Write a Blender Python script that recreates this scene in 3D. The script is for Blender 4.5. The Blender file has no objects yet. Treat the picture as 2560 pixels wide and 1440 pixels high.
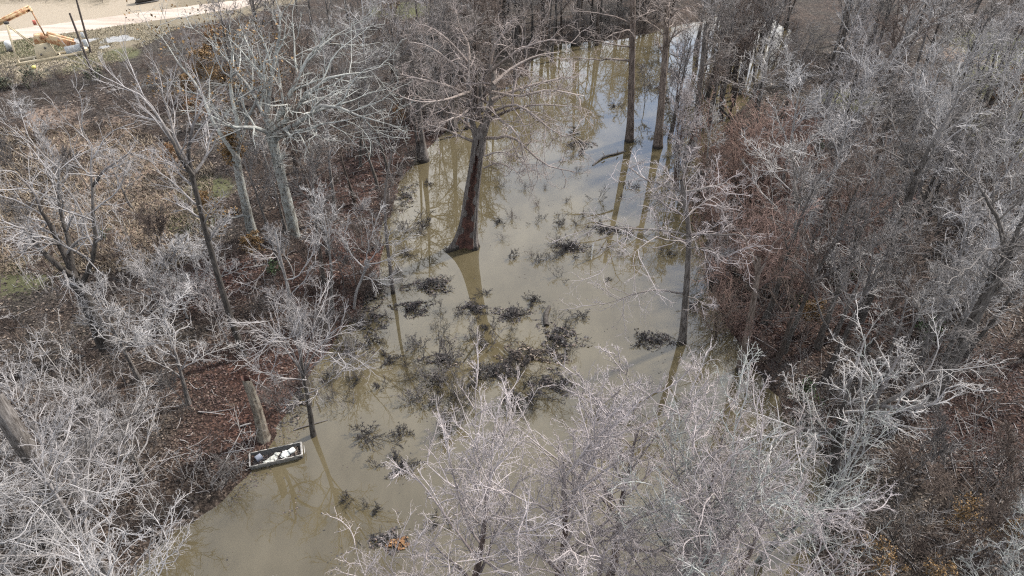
import bpy, math, random
import numpy as np
from mathutils import Vector

# ------------------------------------------------------------------ camera, sky, sun, exposure
SC = bpy.context.scene
COL = SC.collection
CAM_H, PITCH, F_PX = 37.0, math.radians(38.3), 1760.0
SP, CP = math.sin(PITCH), math.cos(PITCH)
cam_data = bpy.data.cameras.new('camera')
cam = bpy.data.objects.new('camera', cam_data)
COL.objects.link(cam)
cam.location = (0, 0, CAM_H)
cam.rotation_euler = (math.pi / 2 - PITCH, 0, 0)
cam_data.sensor_width = 36.0
cam_data.lens = 36.0 * F_PX / 2560.0
cam_data.clip_start, cam_data.clip_end = 0.5, 20000
SC.camera = cam

SUN_EL, SUN_AZ = math.radians(46), math.radians(58)      # azimuth from +Y (far side) towards +X
world = bpy.data.worlds.new('World')
SC.world = world
world.use_nodes = True
wn, wl = world.node_tree.nodes, world.node_tree.links
wn.clear()
w_out = wn.new('ShaderNodeOutputWorld')
w_bg = wn.new('ShaderNodeBackground')
w_sky = wn.new('ShaderNodeTexSky')
w_sky.sky_type = 'NISHITA'
w_sky.sun_disc = False
w_sky.sun_elevation = SUN_EL
w_sky.sun_rotation = SUN_AZ
w_sky.air_density, w_sky.dust_density, w_sky.ozone_density = 1.0, 1.0, 1.0
w_tc = wn.new('ShaderNodeTexCoord')
w_sep = wn.new('ShaderNodeSeparateXYZ')
w_max = wn.new('ShaderNodeMath'); w_max.operation = 'MAXIMUM'; w_max.inputs[1].default_value = 0.0
w_add = wn.new('ShaderNodeMath'); w_add.operation = 'ADD'; w_add.inputs[1].default_value = 0.22
w_div = wn.new('ShaderNodeVectorMath'); w_div.operation = 'DIVIDE'
w_cmb = wn.new('ShaderNodeCombineXYZ')
w_noise = wn.new('ShaderNodeTexNoise')
w_noise.inputs['Scale'].default_value = 1.5
w_noise.inputs['Detail'].default_value = 7.0
w_noise.inputs['Roughness'].default_value = 0.55
w_ramp = wn.new('ShaderNodeValToRGB')
w_ramp.color_ramp.elements[0].position = 0.40
w_ramp.color_ramp.elements[0].color = (0.06, 0.06, 0.06, 1)
w_ramp.color_ramp.elements[1].position = 0.56
w_mix = wn.new('ShaderNodeMix'); w_mix.data_type = 'RGBA'
w_noise2 = wn.new('ShaderNodeTexNoise')
w_noise2.inputs['Scale'].default_value = 3.1
w_noise2.inputs['Detail'].default_value = 5.0
w_cloud = wn.new('ShaderNodeMix'); w_cloud.data_type = 'RGBA'
w_cloud.inputs['A'].default_value = (4.9, 5.0, 5.25, 1)
w_cloud.inputs['B'].default_value = (8.8, 8.8, 8.8, 1)
wl.new(w_tc.outputs['Generated'], w_sep.inputs[0])
wl.new(w_sep.outputs['Z'], w_max.inputs[0])
wl.new(w_max.outputs[0], w_add.inputs[0])
for i in range(3):
    wl.new(w_add.outputs[0], w_cmb.inputs[i])
wl.new(w_tc.outputs['Generated'], w_div.inputs[0])
wl.new(w_cmb.outputs[0], w_div.inputs[1])
w_off = wn.new('ShaderNodeVectorMath'); w_off.operation = 'ADD'
w_off.inputs[1].default_value = (14.8, 7.25, 0)
wl.new(w_div.outputs[0], w_off.inputs[0])
wl.new(w_off.outputs[0], w_noise.inputs['Vector'])
wl.new(w_div.outputs[0], w_noise2.inputs['Vector'])
wl.new(w_noise.outputs['Fac'], w_ramp.inputs[0])
wl.new(w_noise2.outputs['Fac'], w_cloud.inputs['Factor'])
wl.new(w_ramp.outputs['Color'], w_mix.inputs['Factor'])
wl.new(w_sky.outputs[0], w_mix.inputs['A'])
wl.new(w_cloud.outputs['Result'], w_mix.inputs['B'])
wl.new(w_mix.outputs['Result'], w_bg.inputs['Color'])
w_bg.inputs['Strength'].default_value = 0.15
wl.new(w_bg.outputs[0], w_out.inputs['Surface'])

sun_data = bpy.data.lights.new('sun', 'SUN')
sun_data.energy = 3.6
sun_data.angle = math.radians(4)
sun_data.color = (1.0, 0.955, 0.9)
sun = bpy.data.objects.new('sun', sun_data)
COL.objects.link(sun)
sun_dir = Vector((math.sin(SUN_AZ) * math.cos(SUN_EL), math.cos(SUN_AZ) * math.cos(SUN_EL), math.sin(SUN_EL)))
sun.rotation_euler = (-sun_dir).to_track_quat('-Z', 'Y').to_euler()
sun.location = sun_dir * 200

SC.view_settings.view_transform = 'Standard'
SC.view_settings.look = 'None'
SC.view_settings.gamma = 1.0
SC.view_settings.use_curve_mapping = False
SC.view_settings.exposure = 1.6
SC.render.engine = 'CYCLES'
SC.cycles.max_bounces = 3
SC.cycles.diffuse_bounces = 1
SC.cycles.adaptive_threshold = 0.02
SC.cycles.glossy_bounces = 1
SC.cycles.use_denoising = False
SC.cycles.sample_clamp_indirect = 2.0
SC.cycles.sample_clamp_direct = 6.0
SC.cycles.filter_width = 1.2

RNG = np.random.default_rng(7)

# ------------------------------------------------------------------ photograph pixel -> place
def ray(px, py):
    u, v = (px - 1280.0) / F_PX, (720.0 - py) / F_PX
    return np.array([u, CP + v * SP, -SP + v * CP])

def ground(px, py, z=0.0):
    d = ray(px, py)
    t = (z - CAM_H) / d[2]
    return np.array([d[0] * t, d[1] * t, z])

def at_depth(px, py, Y):
    d = ray(px, py)
    t = Y / d[1]
    return np.array([d[0] * t, Y, CAM_H + d[2] * t])

def to_px(p):
    y, z = p[..., 1], p[..., 2] - CAM_H
    depth = y * CP - z * SP
    return 1280 + F_PX * p[..., 0] / depth, 720 - F_PX * (y * SP + z * CP) / depth

# ------------------------------------------------------------------ materials
def nodes_of(m):
    m.use_nodes = True
    nt = m.node_tree
    return nt.nodes, nt.links, nt.nodes['Principled BSDF']

def nnoise(n, l, scale, detail=4.0, rough=0.55, vec=None):
    t = n.new('ShaderNodeTexNoise')
    t.inputs['Scale'].default_value = scale
    t.inputs['Detail'].default_value = detail
    t.inputs['Roughness'].default_value = rough
    if vec is not None:
        l.new(vec, t.inputs['Vector'])
    return t

def nramp(n, l, src, stops):
    r = n.new('ShaderNodeValToRGB')
    e = r.color_ramp.elements
    while len(e) < len(stops):
        e.new(0.5)
    for i, (p, c) in enumerate(stops):
        e[i].position = p
        e[i].color = (*c, 1) if len(c) == 3 else c
    l.new(src, r.inputs[0])
    return r

def nmix(n, l, fac, a, b, blend='MIX'):
    m = n.new('ShaderNodeMix'); m.data_type = 'RGBA'; m.blend_type = blend
    for key, v in (('Factor', fac), ('A', a), ('B', b)):
        if isinstance(v, (int, float)):
            m.inputs[key].default_value = v
        elif isinstance(v, (tuple, list)):
            m.inputs[key].default_value = (*v, 1)
        else:
            l.new(v, m.inputs[key])
    return m.outputs['Result']

def bump(n, l, p, height, strength, dist):
    b = n.new('ShaderNodeBump')
    b.inputs['Strength'].default_value = strength
    b.inputs['Distance'].default_value = dist
    l.new(height, b.inputs['Height'])
    l.new(b.outputs[0], p.inputs['Normal'])

def plain(name, col, rough=0.8, var=0.25, scale=6.0, metal=0.0, bumpy=0.0):
    m = bpy.data.materials.new(name)
    n, l, p = nodes_of(m)
    tc = n.new('ShaderNodeTexCoord')
    t = nnoise(n, l, scale, 6, 0.6, tc.outputs['Object'])
    lo = tuple(c * (1 - var) for c in col); hi = tuple(min(1, c * (1 + var)) for c in col)
    r = nramp(n, l, t.outputs['Fac'], [(0.3, lo), (0.7, hi)])
    l.new(r.outputs[0], p.inputs['Base Color'])
    p.inputs['Roughness'].default_value = rough
    p.inputs['Metallic'].default_value = metal
    if bumpy:
        bump(n, l, p, t.outputs['Fac'], bumpy, 0.05)
    return m

def bark(name, thin, thick, r_lo=0.02, r_hi=0.14, lichen=None, lichen_amt=0.5, wet=False, streak=True):
    """thin twigs and thick stems have bark of different colour; the 'rad' attribute is the stem radius"""
    m = bpy.data.materials.new(name)
    n, l, p = nodes_of(m)
    at = n.new('ShaderNodeAttribute'); at.attribute_name = 'rad'
    mr = n.new('ShaderNodeMapRange')
    mr.inputs['From Min'].default_value = r_lo
    mr.inputs['From Max'].default_value = r_hi
    l.new(at.outputs['Fac'], mr.inputs['Value'])
    tc = n.new('ShaderNodeTexCoord')
    oi = n.new('ShaderNodeObjectInfo')
    mp = n.new('ShaderNodeMapping')
    mp.inputs['Scale'].default_value = (9, 9, 1.6)
    l.new(tc.outputs['Object'], mp.inputs['Vector'])
    fine = nnoise(n, l, 1.0, 6, 0.65, mp.outputs[0])
    big = nnoise(n, l, 0.55, 3, 0.5, tc.outputs['Object'])
    c = nmix(n, l, mr.outputs[0], thin, thick)
    v = nramp(n, l, big.outputs['Fac'], [(0.3, (0.72, 0.70, 0.68)), (0.7, (1.22, 1.22, 1.24))])
    c = nmix(n, l, 1.0, c, v.outputs[0], 'MULTIPLY')
    if streak:
        s = nramp(n, l, fine.outputs['Fac'], [(0.36, (0.38, 0.35, 0.33)), (0.6, (1.35, 1.35, 1.35))])
        c = nmix(n, l, mr.outputs[0], c, nmix(n, l, 1.0, c, s.outputs[0], 'MULTIPLY'))
    if lichen:
        lt = nnoise(n, l, 3.2, 5, 0.6, tc.outputs['Object'])
        lr = nramp(n, l, lt.outputs['Fac'], [(0.50 - 0.12 * lichen_amt, (0, 0, 0)), (0.62 - 0.12 * lichen_amt, (1, 1, 1))])
        c = nmix(n, l, lr.outputs[0], c, lichen)
    ov = nramp(n, l, oi.outputs['Random'], [(0.0, (0.82, 0.80, 0.80)), (0.5, (1.0, 1.0, 1.0)), (1.0, (1.15, 1.13, 1.10))])
    c = nmix(n, l, 1.0, c, ov.outputs[0], 'MULTIPLY')
    if wet:                                              # dark tide mark above the water line
        g = n.new('ShaderNodeNewGeometry')
        sp = n.new('ShaderNodeSeparateXYZ'); l.new(g.outputs['Position'], sp.inputs[0])
        wv = n.new('ShaderNodeMath'); wv.operation = 'ADD'
        wob = n.new('ShaderNodeMath'); wob.operation = 'MULTIPLY'; wob.inputs[1].default_value = 0.5
        l.new(fine.outputs['Fac'], wob.inputs[0])
        l.new(sp.outputs['Z'], wv.inputs[0]); l.new(wob.outputs[0], wv.inputs[1])
        wr = nramp(n, l, wv.outputs[0], [(0.45, (1, 1, 1)), (0.75, (0, 0, 0))])
        c = nmix(n, l, wr.outputs[0], c, (0.018, 0.015, 0.012))
    l.new(c, p.inputs['Base Color'])
    p.inputs['Roughness'].default_value = 0.9
    p.inputs['Specular IOR Level'].default_value = 0.2
    if streak:
        bump(n, l, p, fine.outputs['Fac'], 0.6, 0.06)
    return m

def leafy(name, stops, rough=0.75):
    m = bpy.data.materials.new(name)
    n, l, p = nodes_of(m)
    g = n.new('ShaderNodeNewGeometry')
    r = nramp(n, l, g.outputs['Random Per Island'], stops)
    l.new(r.outputs[0], p.inputs['Base Color'])
    p.inputs['Roughness'].default_value = rough
    p.inputs['Specular IOR Level'].default_value = 0.3
    return m

M = {}
M['pale'] = bark('pale_bark', (0.235, 0.226, 0.219), (0.10, 0.092, 0.084), 0.02, 0.16)
M['dark'] = bark('dark_bark', (0.2, 0.188, 0.182), (0.038, 0.034, 0.03), 0.028, 0.12)
M['grey'] = bark('grey_bark', (0.1, 0.092, 0.086), (0.06, 0.054, 0.048), 0.02, 0.15)
M['brown'] = bark('brown_bark', (0.085, 0.066, 0.055), (0.045, 0.036, 0.03), 0.02, 0.15)
M['pink'] = bark('pinkish_bark', (0.228, 0.205, 0.2), (0.078, 0.058, 0.05), 0.02, 0.1)
M['lichen'] = bark('lichen_bark', (0.205, 0.196, 0.192), (0.06, 0.056, 0.05), 0.018, 0.09, (0.21, 0.218, 0.2), 0.6)
M['sycamore'] = bark('sycamore_bark', (0.2, 0.2, 0.188), (0.15, 0.148, 0.13), 0.02, 0.3, (0.21, 0.217, 0.2), 0.2)
M['cypress'] = bark('cypress_bark', (0.165, 0.14, 0.124), (0.095, 0.076, 0.063), 0.02, 0.14, wet=True)
M['cypress_pale'] = bark('pale_cypress_bark', (0.21, 0.182, 0.165), (0.12, 0.1, 0.086), 0.02, 0.14)
M['greywood'] = bark('weathered_cypress', (0.125, 0.111, 0.101), (0.08, 0.071, 0.064), 0.02, 0.2, wet=True)
M['brownbrush'] = bark('brown_twigs', (0.05, 0.038, 0.032), (0.03, 0.024, 0.021), 0.01, 0.08, streak=False)
M['greybrush'] = bark('grey_twigs', (0.066, 0.059, 0.055), (0.042, 0.038, 0.034), 0.01, 0.08, streak=False)
M['redbrush'] = bark('reddish_twigs', (0.165, 0.112, 0.093), (0.075, 0.049, 0.04), 0.01, 0.06, streak=False)
M['wetbrush'] = bark('wet_dark_twigs', (0.027, 0.025, 0.025), (0.014, 0.0125, 0.012), 0.006, 0.04, streak=False)
M['stump'] = bark('stump_wood', (0.1, 0.086, 0.068), (0.1, 0.086, 0.068), 0.02, 0.2, (0.14, 0.125, 0.1), 0.3)
M['heart'] = plain('rotten_heartwood', (0.05, 0.021, 0.014), 0.95, 0.75, 2.2, bumpy=0.8)
M['leaf_orange'] = leafy('orange_leaves', [(0.0, (0.06, 0.029, 0.012)), (0.5, (0.115, 0.056, 0.021)), (1.0, (0.17, 0.1, 0.045))])
M['leaf_ochre'] = leafy('ochre_leaves', [(0.0, (0.05, 0.029, 0.011)), (0.5, (0.105, 0.059, 0.02)), (1.0, (0.155, 0.095, 0.038))])
M['leaf_sage'] = leafy('grey_green_leaves', [(0.0, (0.03, 0.032, 0.02)), (1.0, (0.075, 0.076, 0.05))])
M['leaf_green'] = leafy('green_leaves', [(0.0, (0.012, 0.024, 0.009)), (1.0, (0.045, 0.07, 0.026))], 0.4)
M['litter'] = leafy('fallen_leaves', [(0.0, (0.009, 0.0065, 0.005)), (0.3, (0.023, 0.0165, 0.013)), (0.62, (0.042, 0.03, 0.023)), (0.85, (0.072, 0.054, 0.041)), (1.0, (0.14, 0.112, 0.088))])
M['litter_red'] = leafy('red_fallen_leaves', [(0.0, (0.009, 0.0048, 0.0042)), (0.3, (0.022, 0.0115, 0.0098)), (0.62, (0.04, 0.0215, 0.018)), (0.88, (0.07, 0.043, 0.035)), (1.0, (0.14, 0.105, 0.082))])
M['straw'] = leafy('straw', [(0.0, (0.06, 0.045, 0.03)), (0.5, (0.13, 0.10, 0.07)), (1.0, (0.21, 0.17, 0.12))])
M['debris'] = leafy('wet_debris', [(0.0, (0.008, 0.007, 0.007)), (0.6, (0.025, 0.021, 0.02)), (0.9, (0.06, 0.045, 0.04)), (1.0, (0.12, 0.09, 0.07))], 0.6)

# ------------------------------------------------------------------ mesh helpers
def new_mesh(name, verts, quads=None, tris=None, mat=None, smooth=True, rad=None):
    me = bpy.data.meshes.new(name)
    verts = np.asarray(verts, np.float32)
    nq = 0 if quads is None else len(quads)
    ntr = 0 if tris is None else len(tris)
    me.vertices.add(len(verts))
    me.vertices.foreach_set('co', verts.ravel())
    parts = []
    if nq: parts.append(np.asarray(quads, np.int32).ravel())
    if ntr: parts.append(np.asarray(tris, np.int32).ravel())
    idx = np.concatenate(parts) if parts else np.zeros(0, np.int32)
    me.loops.add(len(idx))
    me.loops.foreach_set('vertex_index', idx)
    me.polygons.add(nq + ntr)
    starts = np.concatenate([np.arange(nq) * 4, nq * 4 + np.arange(ntr) * 3]).astype(np.int32)
    me.polygons.foreach_set('loop_start', starts)
    if smooth:
        me.polygons.foreach_set('use_smooth', np.ones(nq + ntr, bool))
    if rad is not None:
        a = me.attributes.new('rad', 'FLOAT', 'POINT')
        a.data.foreach_set('value', np.asarray(rad, np.float32))
    me.update(calc_edges=True)
    if mat is not None:
        me.materials.append(mat)
    return me

def link(name, me, parent=None, loc=(0, 0, 0), rotz=0.0, scale=1.0, label=None, cat=None, group=None, kind=None):
    o = bpy.data.objects.new(name, me)
    COL.objects.link(o)
    o.location = tuple(float(v) for v in loc)
    o.rotation_euler = (0, 0, rotz)
    o.scale = (scale,) * 3 if isinstance(scale, (int, float)) else scale
    if parent is not None: o.parent = parent
    if label: o['label'] = label
    if cat: o['category'] = cat
    if group: o['group'] = group
    if kind: o['kind'] = kind
    return o

def norm(v):
    return v / np.maximum(np.linalg.norm(v, axis=-1, keepdims=True), 1e-9)

class Tubes:
    def __init__(self):
        self.v, self.q, self.r, self.n = [], [], [], 0
    def add(self, P, R, sides, lump=0.0, rng=RNG):
        P = np.asarray(P, float); R = np.asarray(R, float)
        if P.ndim == 2:
            P, R = P[None], R[None]
        N, m, _ = P.shape
        T = np.gradient(P, axis=1)
        T = norm(T)
        mean = norm(T.mean(1))
        ref = np.zeros((N, 3)); ref[np.arange(N), np.abs(mean).argmin(1)] = 1.0
        A = norm(np.cross(T, ref[:, None, :]))
        B = np.cross(T, A)
        th = np.arange(sides) * 2 * math.pi / sides
        c, s = np.cos(th), np.sin(th)
        rr = R[:, :, None] * np.ones(sides)
        if lump:
            rr = rr * (1 + lump * rng.normal(size=rr.shape))
        V = P[:, :, None, :] + rr[..., None] * (A[:, :, None, :] * c[:, None] + B[:, :, None, :] * s[:, None])
        base = self.n + (np.arange(N) * m * sides)[:, None, None]
        i = (np.arange(m - 1) * sides)[None, :, None]
        j = np.arange(sides)[None, None, :]; j2 = (j + 1) % sides
        a = base + i + j; b = base + i + j2
        self.q.append(np.stack([a, b, b + sides, a + sides], -1).reshape(-1, 4))
        self.v.append(V.reshape(-1, 3))
        self.r.append(np.repeat(R.reshape(-1), sides))
        self.n += N * m * sides
        return self
    def mesh(self, name, mat, origin=None):
        V = np.concatenate(self.v)
        if origin is not None: V = V - origin
        return new_mesh(name, V, np.concatenate(self.q), None, mat, True, np.concatenate(self.r))

class Boxes:
    """boxes, wedges and bars of one part, joined"""
    def __init__(self):
        self.v, self.q, self.n = [], [], 0
    def hexa(self, bottom, top):
        self.v.append(np.array(list(bottom) + list(top), float))
        q = np.array([[3, 2, 1, 0], [4, 5, 6, 7], [0, 1, 5, 4], [1, 2, 6, 5], [2, 3, 7, 6], [3, 0, 4, 7]]) + self.n
        self.q.append(q); self.n += 8
        return self
    def box(self, x0, x1, y0, y1, z0, z1):
        return self.hexa([(x0, y0, z0), (x1, y0, z0), (x1, y1, z0), (x0, y1, z0)], [(x0, y0, z1), (x1, y0, z1), (x1, y1, z1), (x0, y1, z1)])
    def bar(self, a, b, w, h):
        a, b = np.array(a, float), np.array(b, float)
        t = norm(b - a)
        ref = np.array([0, 0, 1.0]) if abs(t[2]) < 0.9 else np.array([1.0, 0, 0])
        s = norm(np.cross(t, ref)); u = np.cross(s, t)
        c = [(-w, -h), (w, -h), (w, h), (-w, h)]
        return self.hexa([a + s * x / 2 + u * y / 2 for x, y in c], [b + s * x / 2 + u * y / 2 for x, y in c])
    def mesh(self, name, mat, bevel=0.0):
        me = new_mesh(name, np.concatenate(self.v), np.concatenate(self.q), None, mat, False)
        if bevel:
            import bmesh
            bm = bmesh.new(); bm.from_mesh(me)
            bmesh.ops.recalc_face_normals(bm, faces=bm.faces)
            bmesh.ops.bevel(bm, geom=list(bm.edges), offset=bevel, segments=1, affect='EDGES', clamp_overlap=True)
            bm.to_mesh(me); bm.free()
        return me

def quads_cloud(C, size, rng, flat=0.0, aspect=1.6):
    """N leaf-shaped quads at centres C; flat=1 lays them on the ground"""
    N = len(C)
    nrm = rng.normal(size=(N, 3)); nrm[:, 2] = np.abs(nrm[:, 2]) + flat * 4
    nrm = norm(nrm)
    a = norm(np.cross(nrm, rng.normal(size=(N, 3))))
    b = np.cross(nrm, a)
    s = (size * rng.uniform(0.6, 1.4, N))[:, None] if np.isscalar(size) else (size * rng.uniform(0.6, 1.4, N))[:, None]
    V = np.stack([C - a * s * aspect / 2, C - b * s / 2 + nrm * s * 0.15, C + a * s * aspect / 2, C + b * s / 2 + nrm * s * 0.12], 1)
    return V.reshape(-1, 3), np.arange(N * 4).reshape(-1, 4)

# ------------------------------------------------------------------ branching
UP = np.array([0, 0, 1.0])

def walk(rng, pos, d, L, pts, wig, up, flat=None):
    N = len(pos)
    P = np.zeros((N, pts, 3)); P[:, 0] = pos
    seg = (L / (pts - 1))[:, None]
    for k in range(1, pts):
        d = d + rng.normal(size=(N, 3)) * wig + UP * up
        if flat is not None: d[:, 2] *= flat
        d = norm(d)
        P[:, k] = P[:, k - 1] + d * seg
    return P

def spawn(rng, P, R, n, t=(0.25, 1.0), ang=45, sd=13, lr=0.5, tl=0.45, pts=5, wig=0.2, up=0.03, rr=0.55, rtip=0.006, flat=None, lmin=0.12, rcap=9.0):
    N, m, _ = P.shape
    Lp = np.linalg.norm(np.diff(P, axis=1), axis=2).sum(1)
    tt = (np.arange(n)[None] + rng.uniform(0, 1, (N, n))) / n
    tt = t[0] + (t[1] - t[0]) * tt
    s = np.clip(tt * (m - 1), 0, m - 1.001)
    i = s.astype(int); f = (s - i)[..., None]
    ar = np.arange(N)[:, None]
    pos = P[ar, i] * (1 - f) + P[ar, i + 1] * f
    T = norm(P[ar, i + 1] - P[ar, i])
    Rp = R[ar, i] * (1 - f[..., 0]) + R[ar, i + 1] * f[..., 0]
    v = rng.normal(size=T.shape); v -= (v * T).sum(-1, keepdims=True) * T; v = norm(v)
    a = np.radians(rng.normal(ang, sd, tt.shape))[..., None]
    d = norm(np.cos(a) * T + np.sin(a) * v)
    L = np.maximum(Lp[:, None] * lr * (1 - tl * tt) * rng.uniform(0.6, 1.25, tt.shape), lmin)
    K = N * n
    Pc = walk(rng, pos.reshape(K, 3), d.reshape(K, 3), L.reshape(K), pts, wig, up, flat)
    r0 = np.minimum(np.maximum(rr * Rp.reshape(K), rtip * 1.3), rcap)
    u = np.linspace(0, 1, pts)[None]
    Rc = r0[:, None] * (1 - u) ** 0.8 + rtip * u ** 0.8 * 0.9
    return Pc, Rc

def resample(pts, n):
    """smooth curve through pts, n points evenly along it"""
    pts = np.asarray(pts, float)
    k = len(pts)
    ext = np.vstack([2 * pts[0] - pts[1], pts, 2 * pts[-1] - pts[-2]])
    out = []
    for i in range(k - 1):
        p0, p1, p2, p3 = ext[i:i + 4]
        for t in np.linspace(0, 1, 12, endpoint=False):
            out.append(0.5 * (2 * p1 + (p2 - p0) * t + (2 * p0 - 5 * p1 + 4 * p2 - p3) * t * t + (3 * p1 - p0 - 3 * p2 + p3) * t ** 3))
    out.append(pts[-1]); out = np.array(out)
    s = np.concatenate([[0], np.cumsum(np.linalg.norm(np.diff(out, axis=0), axis=1))])
    q = np.linspace(0, s[-1], n)
    return np.stack([np.interp(q, s, out[:, c]) for c in range(3)], -1)

def crown_levels(rng, P, R, levels, rmin):
    """grow the levels on the limbs P, R; returns the tubes and the tips"""
    tb = Tubes()
    for k, lv in enumerate(levels):
        lv = dict(lv); sides = lv.pop('sides', 3); rf = lv.pop('rf', rmin)
        P, R = spawn(rng, P, R, **lv)
        R = np.maximum(R, rf * (1 - 0.55 * np.linspace(0, 1, R.shape[1]))[None])
        tb.add(P, R, sides)
    return tb, P[:, -1]

LV = {
    'broad': [dict(n=9, ang=44, lr=0.54, pts=7, wig=0.17, up=0.04, rr=0.62, sides=4, t=(0.15, 1.0), rf=0.036),
              dict(n=7, ang=44, lr=0.48, pts=5, wig=0.2, up=0.03, rr=0.62, t=(0.12, 1.0), rf=0.018),
              dict(n=3, ang=44, lr=0.52, pts=3, wig=0.22, up=0.02, rr=0.6, t=(0.1, 1.0), rf=0.0075)],
    'dense': [dict(n=9, ang=42, lr=0.52, pts=8, wig=0.13, up=0.05, rr=0.64, sides=4, t=(0.1, 1.0), rf=0.03),
              dict(n=8, ang=44, lr=0.44, pts=5, wig=0.19, up=0.03, rr=0.62, t=(0.1, 1.0), rf=0.0145),
              dict(n=5, ang=46, lr=0.46, pts=3, wig=0.24, up=0.02, rr=0.6, t=(0.1, 1.0), rf=0.0065)],
    'wiry': [dict(n=8, ang=46, lr=0.6, pts=9, wig=0.2, up=0.02, rr=0.62, sides=4, t=(0.1, 1.0), rf=0.03),
             dict(n=7, ang=46, lr=0.46, pts=6, wig=0.26, up=0.02, rr=0.62, t=(0.1, 1.0), rf=0.0145),
             dict(n=5, ang=46, lr=0.44, pts=3, wig=0.28, up=0.01, rr=0.6, t=(0.1, 1.0), rf=0.0065)],
    'fan': [dict(n=8, ang=30, lr=0.55, pts=6, wig=0.1, up=0.06, rr=0.55, sides=4, rf=0.028),
            dict(n=6, ang=30, lr=0.55, pts=4, wig=0.12, up=0.05, rf=0.0145),
            dict(n=4, ang=32, lr=0.6, pts=3, wig=0.12, up=0.05, rf=0.007)],
    'cypress': [dict(n=9, ang=55, lr=0.5, pts=6, wig=0.2, up=0.0, rr=0.55, sides=3, flat=0.85, rf=0.03),
                dict(n=6, ang=50, lr=0.52, pts=4, wig=0.25, up=0.0, flat=0.9, rf=0.016),
                dict(n=3, ang=48, lr=0.55, pts=3, wig=0.25, up=0.0, rf=0.0075)],
    'thin': [dict(n=7, ang=42, lr=0.6, pts=6, wig=0.18, up=0.06, rr=0.6, sides=3, rf=0.034),
             dict(n=6, ang=40, lr=0.52, pts=4, wig=0.2, up=0.05, rf=0.017),
             dict(n=3, ang=40, lr=0.55, pts=3, wig=0.2, up=0.04, rf=0.0075)],
}

PROTO = {}
def make_proto(key, form, h, seed, r0, limbs=9, lt=(0.35, 1.0), lang=48, llr=0.5, lup=0.08, lwig=0.14, lean=0.04, flare=1.5, levels=None, rmin=0.011, leaves=None, lflat=None, wigt=0.045):
    rng = np.random.default_rng(seed)
    tp = 10
    d0 = norm(np.array([[rng.normal() * lean, rng.normal() * lean, 1.0]]))
    P = walk(rng, np.zeros((1, 3)), d0, np.array([h * (0.97 if form == 'cypress' else 0.85)]), tp, wigt, 0.02)
    u = np.linspace(0, 1, tp)
    R = (r0 * (1 - 0.86 * u) * (1 + (flare - 1) * np.exp(-u * 14)))[None]
    P[:, 0, 2] -= 0.6
    tb = Tubes().add(P, R, 9, 0.05, rng)
    LP, LR = spawn(rng, P, R, limbs, t=lt, ang=lang, sd=10, lr=llr, tl=0.55, pts=8, wig=lwig, up=lup, rr=0.5, rtip=0.012, flat=lflat)
    tb.add(LP, LR, 5)
    ct, tips = crown_levels(rng, LP, LR, levels or LV[form], rmin)
    # the top of the trunk carries twigs too
    ct2, tips2 = crown_levels(rng, P[:, -4:], R[:, -4:], [dict(n=5, ang=40, lr=0.7, pts=6, wig=0.15, up=0.06, rr=0.6)] + (levels or LV[form])[1:], rmin)
    off = ct.n
    ct.v += ct2.v; ct.r += ct2.r; ct.q += [q + off for q in ct2.q]; ct.n += ct2.n
    pr = {'trunk': tb.mesh(key + '_trunk', M['grey']), 'crown': ct.mesh(key + '_crown', M['grey'])}
    if leaves:
        tt = tips[rng.random(len(tips)) < leaves]
        c = np.repeat(tt, 3, 0) + rng.normal(size=(len(tt) * 3, 3)) * 0.18
        v, q = quads_cloud(c, 0.15, rng)
        pr['leaves'] = new_mesh(key + '_leaves', v, q, None, M['leaf_orange'], False)
    PROTO[key] = pr

def make_bush(key, seed, stems, h, spread, r0=0.04, wig=0.12, n=(7, 5, 3), rmin=0.0095):
    rng = np.random.default_rng(seed)
    a = rng.uniform(0, 6.28, stems); tilt = rng.uniform(0.1, spread, stems)
    d = norm(np.stack([np.cos(a) * tilt, np.sin(a) * tilt, np.ones(stems)], -1))
    pos = np.stack([np.cos(a) * 0.25, np.sin(a) * 0.25, np.full(stems, -0.3)], -1)
    P = walk(rng, pos, d, h * rng.uniform(0.6, 1.15, stems), 7, wig, 0.02)
    Rr = r0 * (1 - 0.75 * np.linspace(0, 1, 7))[None] * rng.uniform(0.6, 1.2, (stems, 1))
    ct, _ = crown_levels(rng, P, Rr, [dict(n=n[0], ang=40, lr=0.5, pts=5, wig=0.18, up=0.03, rr=0.6, t=(0.15, 1.0), rf=0.02), dict(n=n[1], ang=42, lr=0.5, pts=4, wig=0.2, up=0.02, t=(0.1, 1.0), rf=0.012),
                                      dict(n=n[2], ang=42, lr=0.55, pts=2, wig=0.2, t=(0.1, 1.0), rf=0.007)], rmin)
    PROTO[key] = {'stems': Tubes().add(P, Rr, 5).mesh(key + '_stems', M['grey']), 'twigs': ct.mesh(key + '_twigs', M['grey'])}

def set_mat(o, mat):
    o.material_slots[0].link = 'OBJECT'
    o.material_slots[0].material = mat

def plant(key, base, rotz, scale, mat, name, label, cat='tree', group=None, leafmat=None, crownmat=None):
    root = link(name, None, None, base, rotz, scale, label, cat, group)
    root.empty_display_size = 0.3
    for part, me in PROTO[key].items():
        o = link(part, me, root)
        set_mat(o, (leafmat or M['leaf_orange']) if part == 'leaves' else (crownmat or mat) if part == 'crown' else mat)
    return root

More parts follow.
